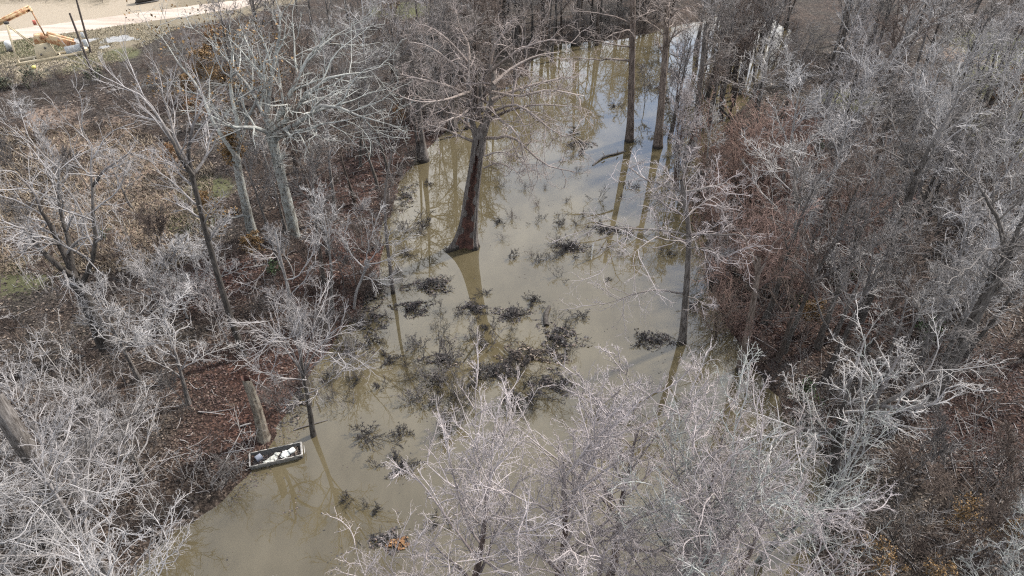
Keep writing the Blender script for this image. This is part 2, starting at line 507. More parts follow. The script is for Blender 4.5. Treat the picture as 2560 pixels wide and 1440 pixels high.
# ------------------------------------------------------------------ the ground, the pond, the road
SHORE = [(200, 1700), (300, 1520), (345, 1430), (400, 1345), (500, 1268), (580, 1205), (625, 1165), (668, 1112), (698, 1072), (724, 1046),
         (735, 1000), (770, 950), (800, 900), (838, 842), (858, 806), (900, 782), (930, 730), (946, 690), (950, 640), (962, 560), (985, 500),
         (1010, 440), (1030, 412), (1052, 382), (1088, 345), (1128, 312), (1160, 285), (1185, 262), (1240, 228), (1300, 190), (1350, 140),
         (1385, 112), (1480, 106), (1580, 92), (1690, 66), (1750, 48), (1850, 40), (1930, 48), (1975, 78), (1975, 112), (1940, 150),
         (1885, 215), (1835, 295), (1778, 390), (1748, 470), (1745, 540), (1755, 610), (1775, 700), (1800, 770), (1838, 850), (1868, 920),
         (1958, 1035), (2055, 1125), (2090, 1215), (2072, 1315), (2040, 1400), (2040, 1500), (2080, 1700)]
POND = np.array([ground(x, y)[:2] for x, y in SHORE])

def seg_dist(X, Y, poly, closed=True):
    d = np.full(X.shape, 1e9)
    n = len(poly)
    for i in range(n if closed else n - 1):
        a, b = poly[i], poly[(i + 1) % n]
        ab = b - a
        t = np.clip(((X - a[0]) * ab[0] + (Y - a[1]) * ab[1]) / (ab @ ab), 0, 1)
        d = np.minimum(d, np.hypot(X - a[0] - t * ab[0], Y - a[1] - t * ab[1]))
    return d

def inside(X, Y, poly):
    r = np.zeros(X.shape, bool)
    n = len(poly)
    for i in range(n):
        x0, y0 = poly[i]; x1, y1 = poly[(i + 1) % n]
        c = (y0 > Y) != (y1 > Y)
        with np.errstate(divide='ignore', invalid='ignore'):
            xi = (x1 - x0) * (Y - y0) / (y1 - y0) + x0
        r ^= c & (X < xi)
    return r

def lump(X, Y):
    return (0.5 * np.sin(X * 0.31 + 1.3) * np.sin(Y * 0.27 + 0.4) + 0.3 * np.sin(X * 0.83 + Y * 0.41) * np.sin(Y * 0.71 - X * 0.23 + 2)
            + 0.2 * np.sin(X * 1.9 - Y * 0.7) * np.sin(Y * 2.1 + X * 0.9))

FIELD = np.array([ground(x, y)[:2] for x, y in [(-900, 320), (-60, 235), (120, 205), (260, 172), (330, 130), (450, 75), (600, 52), (760, 10), (1000, -60), (1100, -160), (-900, -160)]])

def height(X, Y):
    X = np.asarray(X, float); Y = np.asarray(Y, float)
    d = seg_dist(X, Y, POND) + 0.9 * lump(X * 1.1, Y * 1.1) + 0.5 * lump(X * 2.6 + 3, Y * 2.6)
    ins = inside(X, Y, POND)
    d0 = seg_dist(X, Y, POND)
    d = np.where(ins, -d0, d0) + (d - d0)
    out = 0.10 + 0.55 * (1 - np.exp(-np.maximum(d, 0) / 1.8)) + 0.20 * lump(X, Y) * np.clip(d / 3, 0, 1)
    out = np.where(d < 0.3, np.minimum(out, 0.35 * d), out)
    z = np.where(d < 0, np.maximum(-1.0, 0.4 * d - 0.02), out)
    fm = np.clip(seg_dist(X, Y, FIELD) / 5, 0, 1) * inside(X, Y, FIELD)
    return z * (1 - fm) + 0.6 * fm

def on_ground(px, py):
    p = ground(px, py, 0.3)
    for _ in range(3):
        p = ground(px, py, gz(p[0], p[1]))
    return p

def axis(lo, hi, step, far):
    core = np.arange(lo, hi + step, step)
    g = step * 1.35 ** np.arange(1, 40)
    ext = np.cumsum(g); ext = ext[ext < far]
    return np.concatenate([lo - ext[::-1], core, hi + ext])

gx = axis(-96, 96, 0.95, 6000); gy = axis(4, 150, 0.95, 6000)
GX, GY = np.meshgrid(gx, gy)  # one sheet, coarser towards the horizon
GZ = height(GX.ravel(), GY.ravel()).reshape(GX.shape)

def sheet_z(X, Y):
    """height of the built ground sheet"""
    X = np.asarray(X, float); Y = np.asarray(Y, float)
    i = np.clip(np.searchsorted(gx, X) - 1, 0, len(gx) - 2); j = np.clip(np.searchsorted(gy, Y) - 1, 0, len(gy) - 2)
    u = np.clip((X - gx[i]) / (gx[i + 1] - gx[i]), 0, 1); w = np.clip((Y - gy[j]) / (gy[j + 1] - gy[j]), 0, 1)
    return (GZ[j, i] * (1 - u) + GZ[j, i + 1] * u) * (1 - w) + (GZ[j + 1, i] * (1 - u) + GZ[j + 1, i + 1] * u) * w

def gz(x, y):
    return float(sheet_z(x, y))

nv, nu = GX.shape
V = np.stack([GX, GY, GZ], -1).reshape(-1, 3)
ii = (np.arange(nv - 1)[:, None] * nu + np.arange(nu - 1)[None]).ravel()
Q = np.stack([ii, ii + 1, ii + 1 + nu, ii + nu], -1)
ground_me = new_mesh('ground', V, Q, None, None, True)

def blob_mask(blobs):
    m = np.zeros(len(V))
    for px, py, r in blobs:
        c = ground(px, py, 0.4)
        m = np.maximum(m, np.clip(1.35 - np.hypot(V[:, 0] - c[0], V[:, 1] - c[1]) / r, 0, 1))
    return m

fin = inside(V[:, 0], V[:, 1], FIELD)
fd = seg_dist(V[:, 0], V[:, 1], FIELD)
m_field = np.clip(0.5 + np.where(fin, fd, -fd) / 5, 0, 1)
m_straw = np.maximum(blob_mask([(330, 430, 6), (280, 500, 5), (420, 520, 5), (180, 560, 4), (120, 300, 4), (60, 660, 4), (2480, 150, 7), (350, 600, 4), (230, 340, 5)]), 0)
m_green = blob_mask([(70, 690, 3.2), (300, 140, 3), (100, 120, 5), (170, 165, 4), (2540, 130, 9), (2570, 220, 9), (2570, 340, 7), (480, 560, 2.6), (2120, 255, 4), (1000, 30, 5), (30, 115, 5), (520, 480, 3)])
m_sand = blob_mask([(120, 45, 9), (30, 40, 9), (230, 40, 6), (-80, 60, 12), (40, 175, 4), (330, 20, 7), (130, 168, 3)])
m_red = blob_mask([(870, 480, 6), (950, 400, 5), (900, 620, 5), (800, 700, 5), (850, 800, 4), (640, 930, 5), (680, 1020, 3.5), (560, 700, 5), (1080, 330, 4), (780, 880, 4), (2430, 1060, 5), (2150, 780, 4), (2520, 1000, 6), (1930, 830, 4), (2050, 330, 6), (600, 1050, 4)])
for nm, m_ in (('red', m_red), ('field', m_field), ('straw', m_straw), ('green', m_green), ('sand', m_sand)):
    a = ground_me.attributes.new(nm, 'FLOAT', 'POINT')
    a.data.foreach_set('value', m_.astype(np.float32))

gm = bpy.data.materials.new('forest_floor')
n, l, p = nodes_of(gm)
tc = n.new('ShaderNodeTexCoord')
vor = n.new('ShaderNodeTexVoronoi'); vor.inputs['Scale'].default_value = 9.0
l.new(tc.outputs['Object'], vor.inputs['Vector'])
sepc = n.new('ShaderNodeSeparateColor'); l.new(vor.outputs['Color'], sepc.inputs[0])
leafc = nramp(n, l, sepc.outputs[0], [(0.0, (0.007, 0.005, 0.004)), (0.35, (0.015, 0.0108, 0.0088)), (0.7, (0.028, 0.0205, 0.0165)), (1.0, (0.062, 0.048, 0.039))])
big = nnoise(n, l, 0.16, 5, 0.6, tc.outputs['Object'])
mid = nnoise(n, l, 1.4, 5, 0.6, tc.outputs['Object'])
redz = nramp(n, l, big.outputs['Fac'], [(0.36, (1.15, 1.08, 1.02)), (0.5, (1.0, 1.02, 1.0)), (0.62, (0.9, 1.0, 0.98))])
c = nmix(n, l, 1.0, leafc.outputs[0], redz.outputs[0], 'MULTIPLY')
dk = nramp(n, l, mid.outputs['Fac'], [(0.3, (0.55, 0.55, 0.56)), (0.6, (1.15, 1.15, 1.15))])
c = nmix(n, l, 1.0, c, dk.outputs[0], 'MULTIPLY')
ar_ = n.new('ShaderNodeAttribute'); ar_.attribute_name = 'red'
c = nmix(n, l, ar_.outputs['Fac'], c, nmix(n, l, 1.0, c, (1.0, 0.70, 0.66), 'MULTIPLY'))
fib = nnoise(n, l, 6.0, 6, 0.7, tc.outputs['Object'])
def masked(c, attr, col_lo, col_hi, sharp=0.35):
    at = n.new('ShaderNodeAttribute'); at.attribute_name = attr
    ad = n.new('ShaderNodeMath'); ad.operation = 'ADD'
    sb = n.new('ShaderNodeMath'); sb.operation = 'MULTIPLY_ADD'
    l.new(mid.outputs['Fac'], sb.inputs[0]); sb.inputs[1].default_value = 1.2; sb.inputs[2].default_value = -0.6
    l.new(at.outputs['Fac'], ad.inputs[0]); l.new(sb.outputs[0], ad.inputs[1])
    rr = nramp(n, l, ad.outputs[0], [(0.45 - sharp / 2, (0, 0, 0)), (0.45 + sharp / 2, (1, 1, 1))])
    cc = nramp(n, l, fib.outputs['Fac'], [(0.3, col_lo), (0.7, col_hi)])
    return nmix(n, l, rr.outputs[0], c, cc.outputs[0])
c = masked(c, 'field', (0.07, 0.058, 0.04), (0.125, 0.105, 0.073))
c = masked(c, 'straw', (0.075, 0.054, 0.041), (0.14, 0.104, 0.08))
c = masked(c, 'green', (0.032, 0.032, 0.016), (0.068, 0.068, 0.034))
c = masked(c, 'sand', (0.14, 0.115, 0.085), (0.2, 0.17, 0.13), 0.6)
l.new(c, p.inputs['Base Color'])
p.inputs['Roughness'].default_value = 1.0
p.inputs['Specular IOR Level'].default_value = 0.15
bump(n, l, p, vor.outputs['Distance'], 0.7, 0.06)
ground_me.materials.append(gm)
link('ground', ground_me, kind='structure')

# muddy pond water: brown suspended silt below a mirror of sky
wm = bpy.data.materials.new('muddy_water')
n, l, p = nodes_of(wm)
tc = n.new('ShaderNodeTexCoord')
wa = nnoise(n, l, 0.09, 4, 0.55, tc.outputs['Object'])
mpw = n.new('ShaderNodeMapping'); mpw.inputs['Scale'].default_value = (0.55, 0.22, 1); mpw.inputs['Rotation'].default_value = (0, 0, 0.5)
l.new(tc.outputs['Object'], mpw.inputs['Vector'])
wb = nnoise(n, l, 1.0, 6, 0.6, mpw.outputs[0])
wsum = n.new('ShaderNodeMath'); wsum.operation = 'MULTIPLY_ADD'; wsum.inputs[1].default_value = 0.55
l.new(wb.outputs['Fac'], wsum.inputs[0])
whalf = n.new('ShaderNodeMath'); whalf.operation = 'MULTIPLY'; whalf.inputs[1].default_value = 0.45
l.new(wa.outputs['Fac'], whalf.inputs[0]); l.new(whalf.outputs[0], wsum.inputs[2])
wc = nramp(n, l, wsum.outputs[0], [(0.38, (0.040, 0.0325, 0.018)), (0.62, (0.056, 0.0465, 0.028))])
l.new(wc.outputs[0], p.inputs['Base Color'])
p.inputs['IOR'].default_value = 1.5
p.inputs['Roughness'].default_value = 0.006
rip = nnoise(n, l, 2.2, 3, 0.5, tc.outputs['Object'])
bump(n, l, p, rip.outputs['Fac'], 0.025, 0.02)
px0, px1 = POND[:, 0].min() - 3, POND[:, 0].max() + 3
py0, py1 = 6.0, POND[:, 1].max() + 3
wx = np.linspace(px0, px1, 60); wy = np.linspace(py0, py1, 60)
WX, WY = np.meshgrid(wx, wy)
ii = (np.arange(59)[:, None] * 60 + np.arange(59)[None]).ravel()
link('water', new_mesh('water', np.stack([WX, WY, WX * 0], -1).reshape(-1, 3), np.stack([ii, ii + 1, ii + 61, ii + 60], -1), None, wm), kind='structure')

def sheet(name, outline, z, mat, jag=0.0, sub=6, seed=1):
    rng = np.random.default_rng(seed)
    pts = []
    k = len(outline)
    for i in range(k):
        a, b = np.array(outline[i]), np.array(outline[(i + 1) % k])
        for t in np.linspace(0, 1, sub, endpoint=False):
            q = a + (b - a) * t
            pts.append(q + rng.normal(size=2) * jag)
    import bmesh
    bm = bmesh.new()
    f = bm.faces.new([bm.verts.new((q[0], q[1], z)) for q in pts])
    bmesh.ops.triangulate(bm, faces=[f])
    me = bpy.data.meshes.new(name); bm.to_mesh(me); bm.free()
    if me.polygons and me.polygons[0].normal.z < 0: me.flip_normals()
    me.materials.append(mat)
    return me

dirt = bpy.data.materials.new('dirt_road')
n, l, p = nodes_of(dirt)
tc = n.new('ShaderNodeTexCoord')
mp = n.new('ShaderNodeMapping'); mp.inputs['Rotation'].default_value = (0, 0, math.radians(-38)); mp.inputs['Scale'].default_value = (0.12, 1.1, 1)
l.new(tc.outputs['Object'], mp.inputs['Vector'])
t1 = nnoise(n, l, 0.8, 6, 0.6, mp.outputs[0]); t2 = nnoise(n, l, 7, 5, 0.6, tc.outputs['Object'])
r1 = nramp(n, l, t1.outputs['Fac'], [(0.35, (0.17, 0.135, 0.105)), (0.6, (0.25, 0.21, 0.175))])
r2 = nramp(n, l, t2.outputs['Fac'], [(0.3, (0.85, 0.85, 0.85)), (0.7, (1.1, 1.1, 1.1))])
l.new(nmix(n, l, 1.0, r1.outputs[0], r2.outputs[0], 'MULTIPLY'), p.inputs['Base Color'])
p.inputs['Roughness'].default_value = 1.0
road_px = [(-300, 150), (-100, 120), (0, 105), (100, 91), (250, 72), (340, 58), (480, 38), (650, 14), (900, -22), (1000, -36), (1000, -52), (900, -40), (650, -6), (480, 14), (330, 34), (150, 58), (0, 78), (-100, 94), (-300, 122)]
link('road', sheet('road', [ground(x, y, 0.606)[:2] for x, y in road_px], 0.606, dirt, 0.12, 8), kind='structure')
pud = bpy.data.materials.new('puddle_water')
n, l, p = nodes_of(pud)
tc = n.new('ShaderNodeTexCoord')
pt = nnoise(n, l, 1.6, 5, 0.65, tc.outputs['Object'])
pc = nramp(n, l, pt.outputs['Fac'], [(0.42, (0.03, 0.026, 0.02)), (0.55, (0.08, 0.074, 0.066))])
l.new(pc.outputs[0], p.inputs['Base Color'])
p.inputs['Roughness'].default_value = 0.06
p.inputs['IOR'].default_value = 1.36
def blob(px, py, rx, ry, z, seed, k=18):
    rng = np.random.default_rng(seed)
    c = ground(px, py, z)[:2]
    ph = rng.uniform(0, 6.28, 4)
    out = []
    for i in range(k):
        a = i * 2 * math.pi / k
        w = 1 + 0.25 * math.sin(2 * a + ph[0]) + 0.2 * math.sin(3 * a + ph[1]) + 0.16 * math.sin(5 * a + ph[2])
        out.append((c[0] + rx * w * math.cos(a), c[1] + ry * w * math.sin(a)))
    return out
PUD = [(300, 98, 2.3, 2.0), (312, 118, 1.8, 3.0), (286, 124, 1.0, 1.1), (185, 103, 1.3, 1.3), (225, 100, 1.1, 0.9), (256, 161, 0.9, 1.6), (212, 177, 1.3, 0.8), (262, 118, 1.0, 0.7)]
for k, (px, py, rx, ry) in enumerate(PUD):
    link('puddle', sheet('puddle', blob(px, py, rx, ry, 0.606, 30 + k), 0.606 + 0.004 * (k % 3), pud, 0.03, 3, k), kind='structure')

# ------------------------------------------------------------------ tree kinds
make_proto('broad_a', 'broad', 14, 11, 0.24, 11, (0.3, 1.0), 48, 0.6, 0.06)
make_proto('broad_b', 'broad', 15, 12, 0.26, 10, (0.35, 1.0), 44, 0.6, 0.08)
make_proto('broad_c', 'broad', 13, 13, 0.22, 11, (0.25, 1.0), 54, 0.64, 0.04, 0.16)
make_proto('tall_a', 'thin', 17, 21, 0.2, 11, (0.45, 1.0), 40, 0.32, 0.08)
make_proto('tall_b', 'thin', 18, 22, 0.22, 12, (0.5, 1.0), 44, 0.34, 0.07)
make_proto('tall_c', 'broad', 17, 23, 0.23, 8, (0.5, 1.0), 36, 0.42, 0.1)
make_proto('fan_a', 'fan', 9, 31, 0.14, 12, (0.4, 1.0), 34, 0.62, 0.12, 0.08)
make_proto('fan_b', 'fan', 10, 32, 0.15, 11, (0.35, 1.0), 36, 0.6, 0.1, 0.1)
make_proto('cyp_a', 'cypress', 17, 41, 0.38, 22, (0.38, 1.0), 80, 0.3, 0.0, 0.12, 0.02, 2.0, lflat=0.9, wigt=0.02)
make_proto('cyp_b', 'cypress', 16, 42, 0.36, 20, (0.42, 1.0), 76, 0.32, 0.01, 0.14, 0.02, 2.0, lflat=0.9, wigt=0.02)
make_proto('sap_a', 'thin', 7, 51, 0.065, 11, (0.3, 1.0), 40, 0.42, 0.08, wigt=0.09, flare=1.1)
make_proto('sap_b', 'thin', 6.5, 52, 0.06, 12, (0.25, 1.0), 45, 0.45, 0.05, wigt=0.11, flare=1.1)
make_proto('sap_c', 'fan', 6, 53, 0.06, 10, (0.2, 1.0), 34, 0.55, 0.08, wigt=0.08, flare=1.1)
make_proto('fore_a', 'dense', 15.5, 61, 0.26, 12, (0.3, 1.0), 44, 0.66, 0.05, 0.1, rmin=0.007)
make_proto('fore_b', 'dense', 14.5, 62, 0.25, 12, (0.28, 1.0), 48, 0.68, 0.04, 0.12, rmin=0.007)
make_proto('fore_c', 'wiry', 15, 63, 0.24, 11, (0.28, 1.0), 56, 0.72, 0.02, 0.15, rmin=0.007)
make_proto('fore_d', 'wiry', 13.5, 64, 0.26, 11, (0.22, 1.0), 58, 0.7, 0.02, 0.15, rmin=0.007)
make_proto('leaf_a', 'thin', 9, 71, 0.13, 11, (0.3, 1.0), 46, 0.45, 0.06, leaves=0.8)
make_proto('leaf_c', 'thin', 6, 73, 0.07, 12, (0.15, 1.0), 56, 0.6, 0.03, leaves=0.22)
make_proto('leaf_b', 'thin', 8, 72, 0.12, 11, (0.25, 1.0), 50, 0.48, 0.05, leaves=0.8)

make_bush('bush_a', 81, 9, 5.0, 0.7)
make_bush('bush_b', 82, 8, 4.2, 1.0, wig=0.16)
make_bush('bush_c', 83, 7, 5.6, 0.55)
make_bush('bush_d', 84, 10, 3.4, 1.3, 0.03, 0.2)

# ------------------------------------------------------------------ trees built after their own shape
def px_curve(pts, Y, n):
    """limb through photograph points; each point is (px, py, metres nearer or farther than the trunk)"""
    return resample([at_depth(a, b, Y + c) for a, b, c in pts], n)

def own_tree(name, label, base, trunk, tr, limbs, levels, mat, seed, rmin=0.01, cat='tree', crownmat=None, top_n=6, flare=1.4, leaves=None, sides=12, group=None):
    """trunk: [(px,py,dY)...]; limbs: [(pts, r0, r1)]; base: px of the foot"""
    rng = np.random.default_rng(seed)
    b = on_ground(*base)
    b[2] = min(b[2], gz(b[0], b[1]))
    Y = b[1]
    Pt = resample([b - [0, 0, 0.7]] + [at_depth(x, y, Y + d) for x, y, d in trunk], 16)
    u = np.linspace(0, 1, 16)
    Rt = tr[0] + (tr[1] - tr[0]) * u ** 0.8
    Rt = Rt * (1 + (flare - 1) * np.exp(-u * 12))
    root = link(name, None, None, b, 0, 1.0, label, cat, group)
    tt = Tubes().add(Pt, Rt, sides, 0.05, rng)
    link('trunk', tt.mesh(name + '_trunk', mat, b), root)
    LP, LR = [], []
    for pts, r0, r1 in limbs:
        c = px_curve(pts, Y, 9)
        c = c + rng.normal(size=c.shape) * 0.05 * np.linspace(0, 1, 9)[:, None] * 2
        LP.append(c); LR.append((r0 + (r1 - r0) * np.linspace(0, 1, 9) ** 0.8) * np.array([1, 1, 1, 1, 1, 0.95, 0.85, 0.6, 0.25]))
    if top_n:
        a, r = spawn(rng, Pt[None, 8:], Rt[None, 8:], top_n, t=(0.3, 1.0), ang=45, lr=0.55, pts=9, wig=0.13, up=0.06, rr=0.45, rtip=0.012)
        LP += list(a); LR += list(r)
    LP, LR = np.array(LP), np.array(LR)
    for k in range(len(limbs)):
        link('limb', Tubes().add(LP[k], LR[k], 7, 0.04, rng).mesh(name + '_limb', mat, b), root)
    ct = Tubes()
    if top_n:
        ct.add(LP[len(limbs):], LR[len(limbs):], 5)
    c2, tips = crown_levels(rng, LP, LR, levels, rmin)
    off = ct.n
    ct.v += c2.v; ct.r += c2.r; ct.q += [q + off for q in c2.q]; ct.n += c2.n
    link('crown', ct.mesh(name + '_crown', crownmat or mat, b), root)
    if leaves:
        tt = tips[rng.random(len(tips)) < leaves[0]]
        cc = np.repeat(tt, 3, 0) + rng.normal(size=(len(tt) * 3, 3)) * 0.2
        v, q = quads_cloud(cc - b, 0.14, rng)
        link('leaves', new_mesh(name + '_leaves', v, q, None, leaves[1], False), root)
    return root

LB, LD, LF, LC, LT = LV['broad'], LV['dense'], LV['fan'], LV['cypress'], LV['thin']

own_tree('sycamore_tree', 'tall pale grey tree with thick forking limbs between litter slope and road', (737, 590),
         [(722, 520, 0), (700, 430, 0), (680, 345, 0), (672, 320, 0)], (0.52, 0.4),
         [([(676, 335, 0), (640, 320, -1), (590, 318, -2), (540, 300, -3), (495, 270, -3)], 0.22, 0.05),
          ([(672, 330, 0), (668, 270, 0.5), (680, 190, 1), (694, 120, 2), (702, 60, 2), (690, -10, 3)], 0.3, 0.06),
          ([(674, 322, 0), (700, 285, 0.5), (735, 215, 1), (775, 140, 2), (830, 100, 3), (880, 70, 4)], 0.3, 0.05),
          ([(676, 328, 0), (730, 290, -1), (780, 225, -1), (830, 190, -1), (890, 185, 0), (960, 165, 1)], 0.27, 0.04),
          ([(680, 340, 0), (740, 310, -1.5), (800, 268, -2.5), (850, 270, -3), (910, 295, -4), (1010, 318, -4)], 0.26, 0.05),
          ([(690, 340, 0), (760, 325, -2), (830, 305, -4), (900, 290, -5)], 0.2, 0.03),
          ([(672, 320, 0), (640, 250, 1), (600, 190, 2), (540, 120, 3), (480, 70, 3)], 0.2, 0.04)],
         LB, M['sycamore'], 101, 0.012, top_n=3, flare=1.2)
own_tree('orange_leaf_tree', 'pale grey tree with clinging orange leaves left of the thick forking tree', (632, 590),
         [(618, 530, 0), (600, 450, 0), (590, 390, 0), (596, 350, 0)], (0.45, 0.3),
         [([(596, 360, 0), (590, 290, 0), (575, 220, 1), (585, 130, 1), (600, 60, 1)], 0.24, 0.04),
          ([(594, 370, 0), (620, 300, 1), (650, 220, 1), (660, 150, 2)], 0.2, 0.04),
          ([(598, 400, 0), (560, 350, -1), (530, 300, -1), (500, 230, 0), (440, 150, 1), (390, 70, 2)], 0.22, 0.04),
          ([(620, 535, 0), (585, 545, -1), (545, 535, -2), (520, 530, -2)], 0.12, 0.04)],
         LB, M['sycamore'], 102, 0.012, top_n=4, flare=1.2, leaves=(0.6, M['leaf_ochre']))
own_tree('dark_trunk_tree', 'tall dark-trunked tree with a whitish fan of twigs by the dry grass', (612, 890),
         [(575, 790, 0), (545, 690, 0), (515, 580, 0), (490, 480, 0), (478, 430, 0)], (0.25, 0.15),
         [([(482, 440, 0), (450, 390, -1), (415, 320, -1), (380, 270, 0), (330, 230, 0), (265, 195, 0)], 0.16, 0.03),
          ([(478, 430, 0), (470, 370, 0), (490, 300, 0.5), (500, 240, 1), (490, 185, 1)], 0.16, 0.03),
          ([(480, 440, 0), (510, 400, 1), (530, 340, 2), (560, 290, 2)], 0.12, 0.03),
          ([(480, 430, 0), (440, 350, 1), (420, 270, 2), (390, 190, 2)], 0.13, 0.03)],
         LF, M['dark'], 103, 0.012, top_n=6, flare=1.2)
own_tree('whitish_crown_tree', 'stout dark forked tree with a white crown at the left edge', (262, 865),
         [(235, 800, 0), (205, 730, 0), (185, 690, 0)], (0.5, 0.4),
         [([(190, 695, 0), (140, 660, -1), (100, 620, -1), (60, 580, -1.5), (-10, 540, -2)], 0.24, 0.06),
          ([(185, 690, 0), (160, 630, 0.5), (130, 570, 1), (90, 500, 1), (40, 430, 1)], 0.28, 0.05),
          ([(200, 720, 0), (228, 660, 0), (238, 610, 0), (232, 540, 0.5), (228, 460, 1), (232, 400, 1), (215, 310, 1)], 0.22, 0.04),
          ([(232, 465, 1), (262, 425, 1), (300, 395, 1), (360, 375, 1)], 0.12, 0.03),
          ([(185, 690, 0), (175, 620, 1), (150, 520, 2), (140, 420, 2), (70, 340, 2)], 0.2, 0.04),
          ([(150, 610, 0), (90, 608, -2), (30, 605, -3)], 0.12, 0.04)],
         LB, M['dark'], 104, 0.0115, crownmat=M['pale'], top_n=3, flare=1.2)
own_tree('slender_tree', 'slender dark-stemmed tree with fan crown standing in water beside the boat', (786, 1112),
         [(779, 1060, 0), (768, 985, 0), (758, 940, 0), (752, 880, 0), (757, 800, 0)], (0.22, 0.07),
         [([(762, 945, 0), (735, 900, 0), (705, 850, 0), (675, 815, 0), (640, 800, -0.5)], 0.085, 0.02),
          ([(757, 935, 0), (745, 870, 0.5), (725, 810, 0.5), (715, 760, 0.5)], 0.085, 0.02),
          ([(757, 935, 0), (790, 880, 0), (820, 840, 0), (860, 800, 0)], 0.085, 0.02),
          ([(757, 935, 0), (775, 860, 0.8), (790, 800, 1), (800, 750, 1)], 0.085, 0.02),
          ([(765, 950, 0), (710, 945, -1), (660, 930, -1.5), (640, 950, -2)], 0.06, 0.015),
          ([(768, 985, 0), (800, 970, -1), (850, 935, -1.5), (890, 925, -1.5)], 0.06, 0.015),
          ([(772, 1000, 0), (735, 1010, -0.8), (720, 1020, -1.2)], 0.04, 0.012),
          ([(760, 940, 0), (730, 880, -1.5), (700, 840, -2.5), (660, 870, -3)], 0.06, 0.015),
          ([(760, 940, 0), (800, 900, -1.5), (840, 880, -2.5), (880, 890, -3)], 0.06, 0.015)],
         LF, M['dark'], 105, 0.0095, top_n=5, flare=1.5)
own_tree('cypress_tree', 'straight brown cypress with bare dark side boughs standing in open water', (1573, 372),
         [(1576, 300, 0), (1579, 200, 0), (1581, 100, 0), (1582, 0, 0), (1582, -40, 0)], (0.45, 0.26),
         [([(1572, 152, 0), (1530, 148, -0.5), (1480, 150, -0.5), (1430, 143, 0)], 0.13, 0.05),
          ([(1577, 117, 0), (1545, 113, 0), (1500, 105, 0), (1470, 95, 0)], 0.1, 0.04),
          ([(1580, 60, 0), (1530, 40, 0), (1470, 30, 0), (1400, 25, 0)], 0.1, 0.03),
          ([(1580, 50, 0), (1630, 30, 0), (1690, 20, 0)], 0.1, 0.03),
          ([(1580, 75, 0), (1550, 80, -3), (1510, 95, -5)], 0.09, 0.03),
          ([(1581, 20, 0), (1560, -20, 0), (1500, -60, 0)], 0.1, 0.03),
          ([(1581, 20, 0), (1620, -10, -3), (1660, -10, -5)], 0.1, 0.03)],
         LC, M['cypress'], 106, 0.014, top_n=0, flare=1.9)
own_tree('cypress_tree', 'second straight cypress, reddish brown and twiggier, close beside the first', (1643, 388),
         [(1650, 300, 0), (1658, 200, 0), (1665, 100, 0), (1668, 0, 0)], (0.5, 0.26),
         [([(1662, 90, 0), (1630, 60, 0), (1590, 40, -1)], 0.09, 0.03),
          ([(1660, 110, 0), (1700, 80, 0), (1740, 60, 0)], 0.1, 0.03),
          ([(1664, 60, 0), (1700, 20, -2), (1750, 10, -3)], 0.1, 0.03)],
         LC, M['cypress'], 107, 0.014, top_n=7, flare=2.0)
own_tree('cypress_tree', 'leaning grey cypress with a dark wet foot at the flooded wood edge', (1733, 392),
         [(1738, 320, 0), (1748, 230, 0), (1757, 150, 0), (1765, 60, 0)], (0.42, 0.2),
         [([(1752, 180, 0), (1790, 190, -1), (1830, 205, -2), (1860, 215, -2)], 0.1, 0.05)],
         LC, M['greywood'], 108, 0.013, top_n=8, flare=1.7)
own_tree('cypress_tree', 'dark cypress with tiers of whitish drooping boughs over the right of the pond', (1705, 880),
         [(1712, 780, 0), (1720, 660, 0), (1722, 580, 0), (1712, 500, 0), (1704, 450, 0)], (0.34, 0.13),
         [([(1722, 590, 0), (1660, 575, -1), (1590, 570, -1.5), (1520, 565, -2), (1450, 560, -2)], 0.1, 0.02),
          ([(1722, 585, 0), (1790, 585, -1), (1850, 590, -2), (1910, 600, -2)], 0.1, 0.02),
          ([(1720, 610, 0), (1680, 600, -2.5), (1630, 595, -4), (1570, 640, -5), (1530, 635, -5)], 0.09, 0.02),
          ([(1720, 620, 0), (1760, 620, -3), (1800, 640, -4.5), (1870, 650, -5)], 0.09, 0.02),
          ([(1712, 735, 0), (1640, 725, -1), (1570, 740, -2), (1480, 760, -3)], 0.08, 0.02),
          ([(1714, 740, 0), (1755, 755, -1.5), (1790, 780, -2)], 0.06, 0.02),
          ([(1708, 480, 0), (1650, 460, 0), (1590, 435, 0), (1550, 400, 0)], 0.09, 0.02),
          ([(1708, 480, 0), (1760, 470, 0), (1820, 460, 0), (1870, 480, -1)], 0.09, 0.02),
          ([(1712, 520, 0), (1680, 480, 2), (1640, 420, 3)], 0.08, 0.02),
          ([(1715, 540, 0), (1770, 500, 2), (1830, 480, 3)], 0.08, 0.02)],
         LC, M['greywood'], 109, 0.0105, crownmat=M['pink'], top_n=8, flare=1.5)
own_tree('dead_tree', 'thin broken dead stem with pale top on the pond edge left of hollow tree', (984, 752),
         [(977, 680, 0), (966, 590, 0), (962, 500, 0), (968, 440, 0), (980, 382, 0)], (0.2, 0.07),
         [([(968, 445, 0), (990, 430, -0.5), (1010, 425, -1)], 0.05, 0.015), ([(965, 460, 0), (940, 465, -0.5), (915, 455, -1)], 0.05, 0.015),
          ([(968, 440, 0), (985, 455, 1), (1000, 470, 1.5)], 0.04, 0.012)],
         [dict(n=5, ang=45, lr=0.5, pts=4, wig=0.25, up=0.02), dict(n=3, ang=45, lr=0.5, pts=3, wig=0.25)], M['greywood'], 110, 0.01, cat='dead tree', top_n=0, flare=1.3)
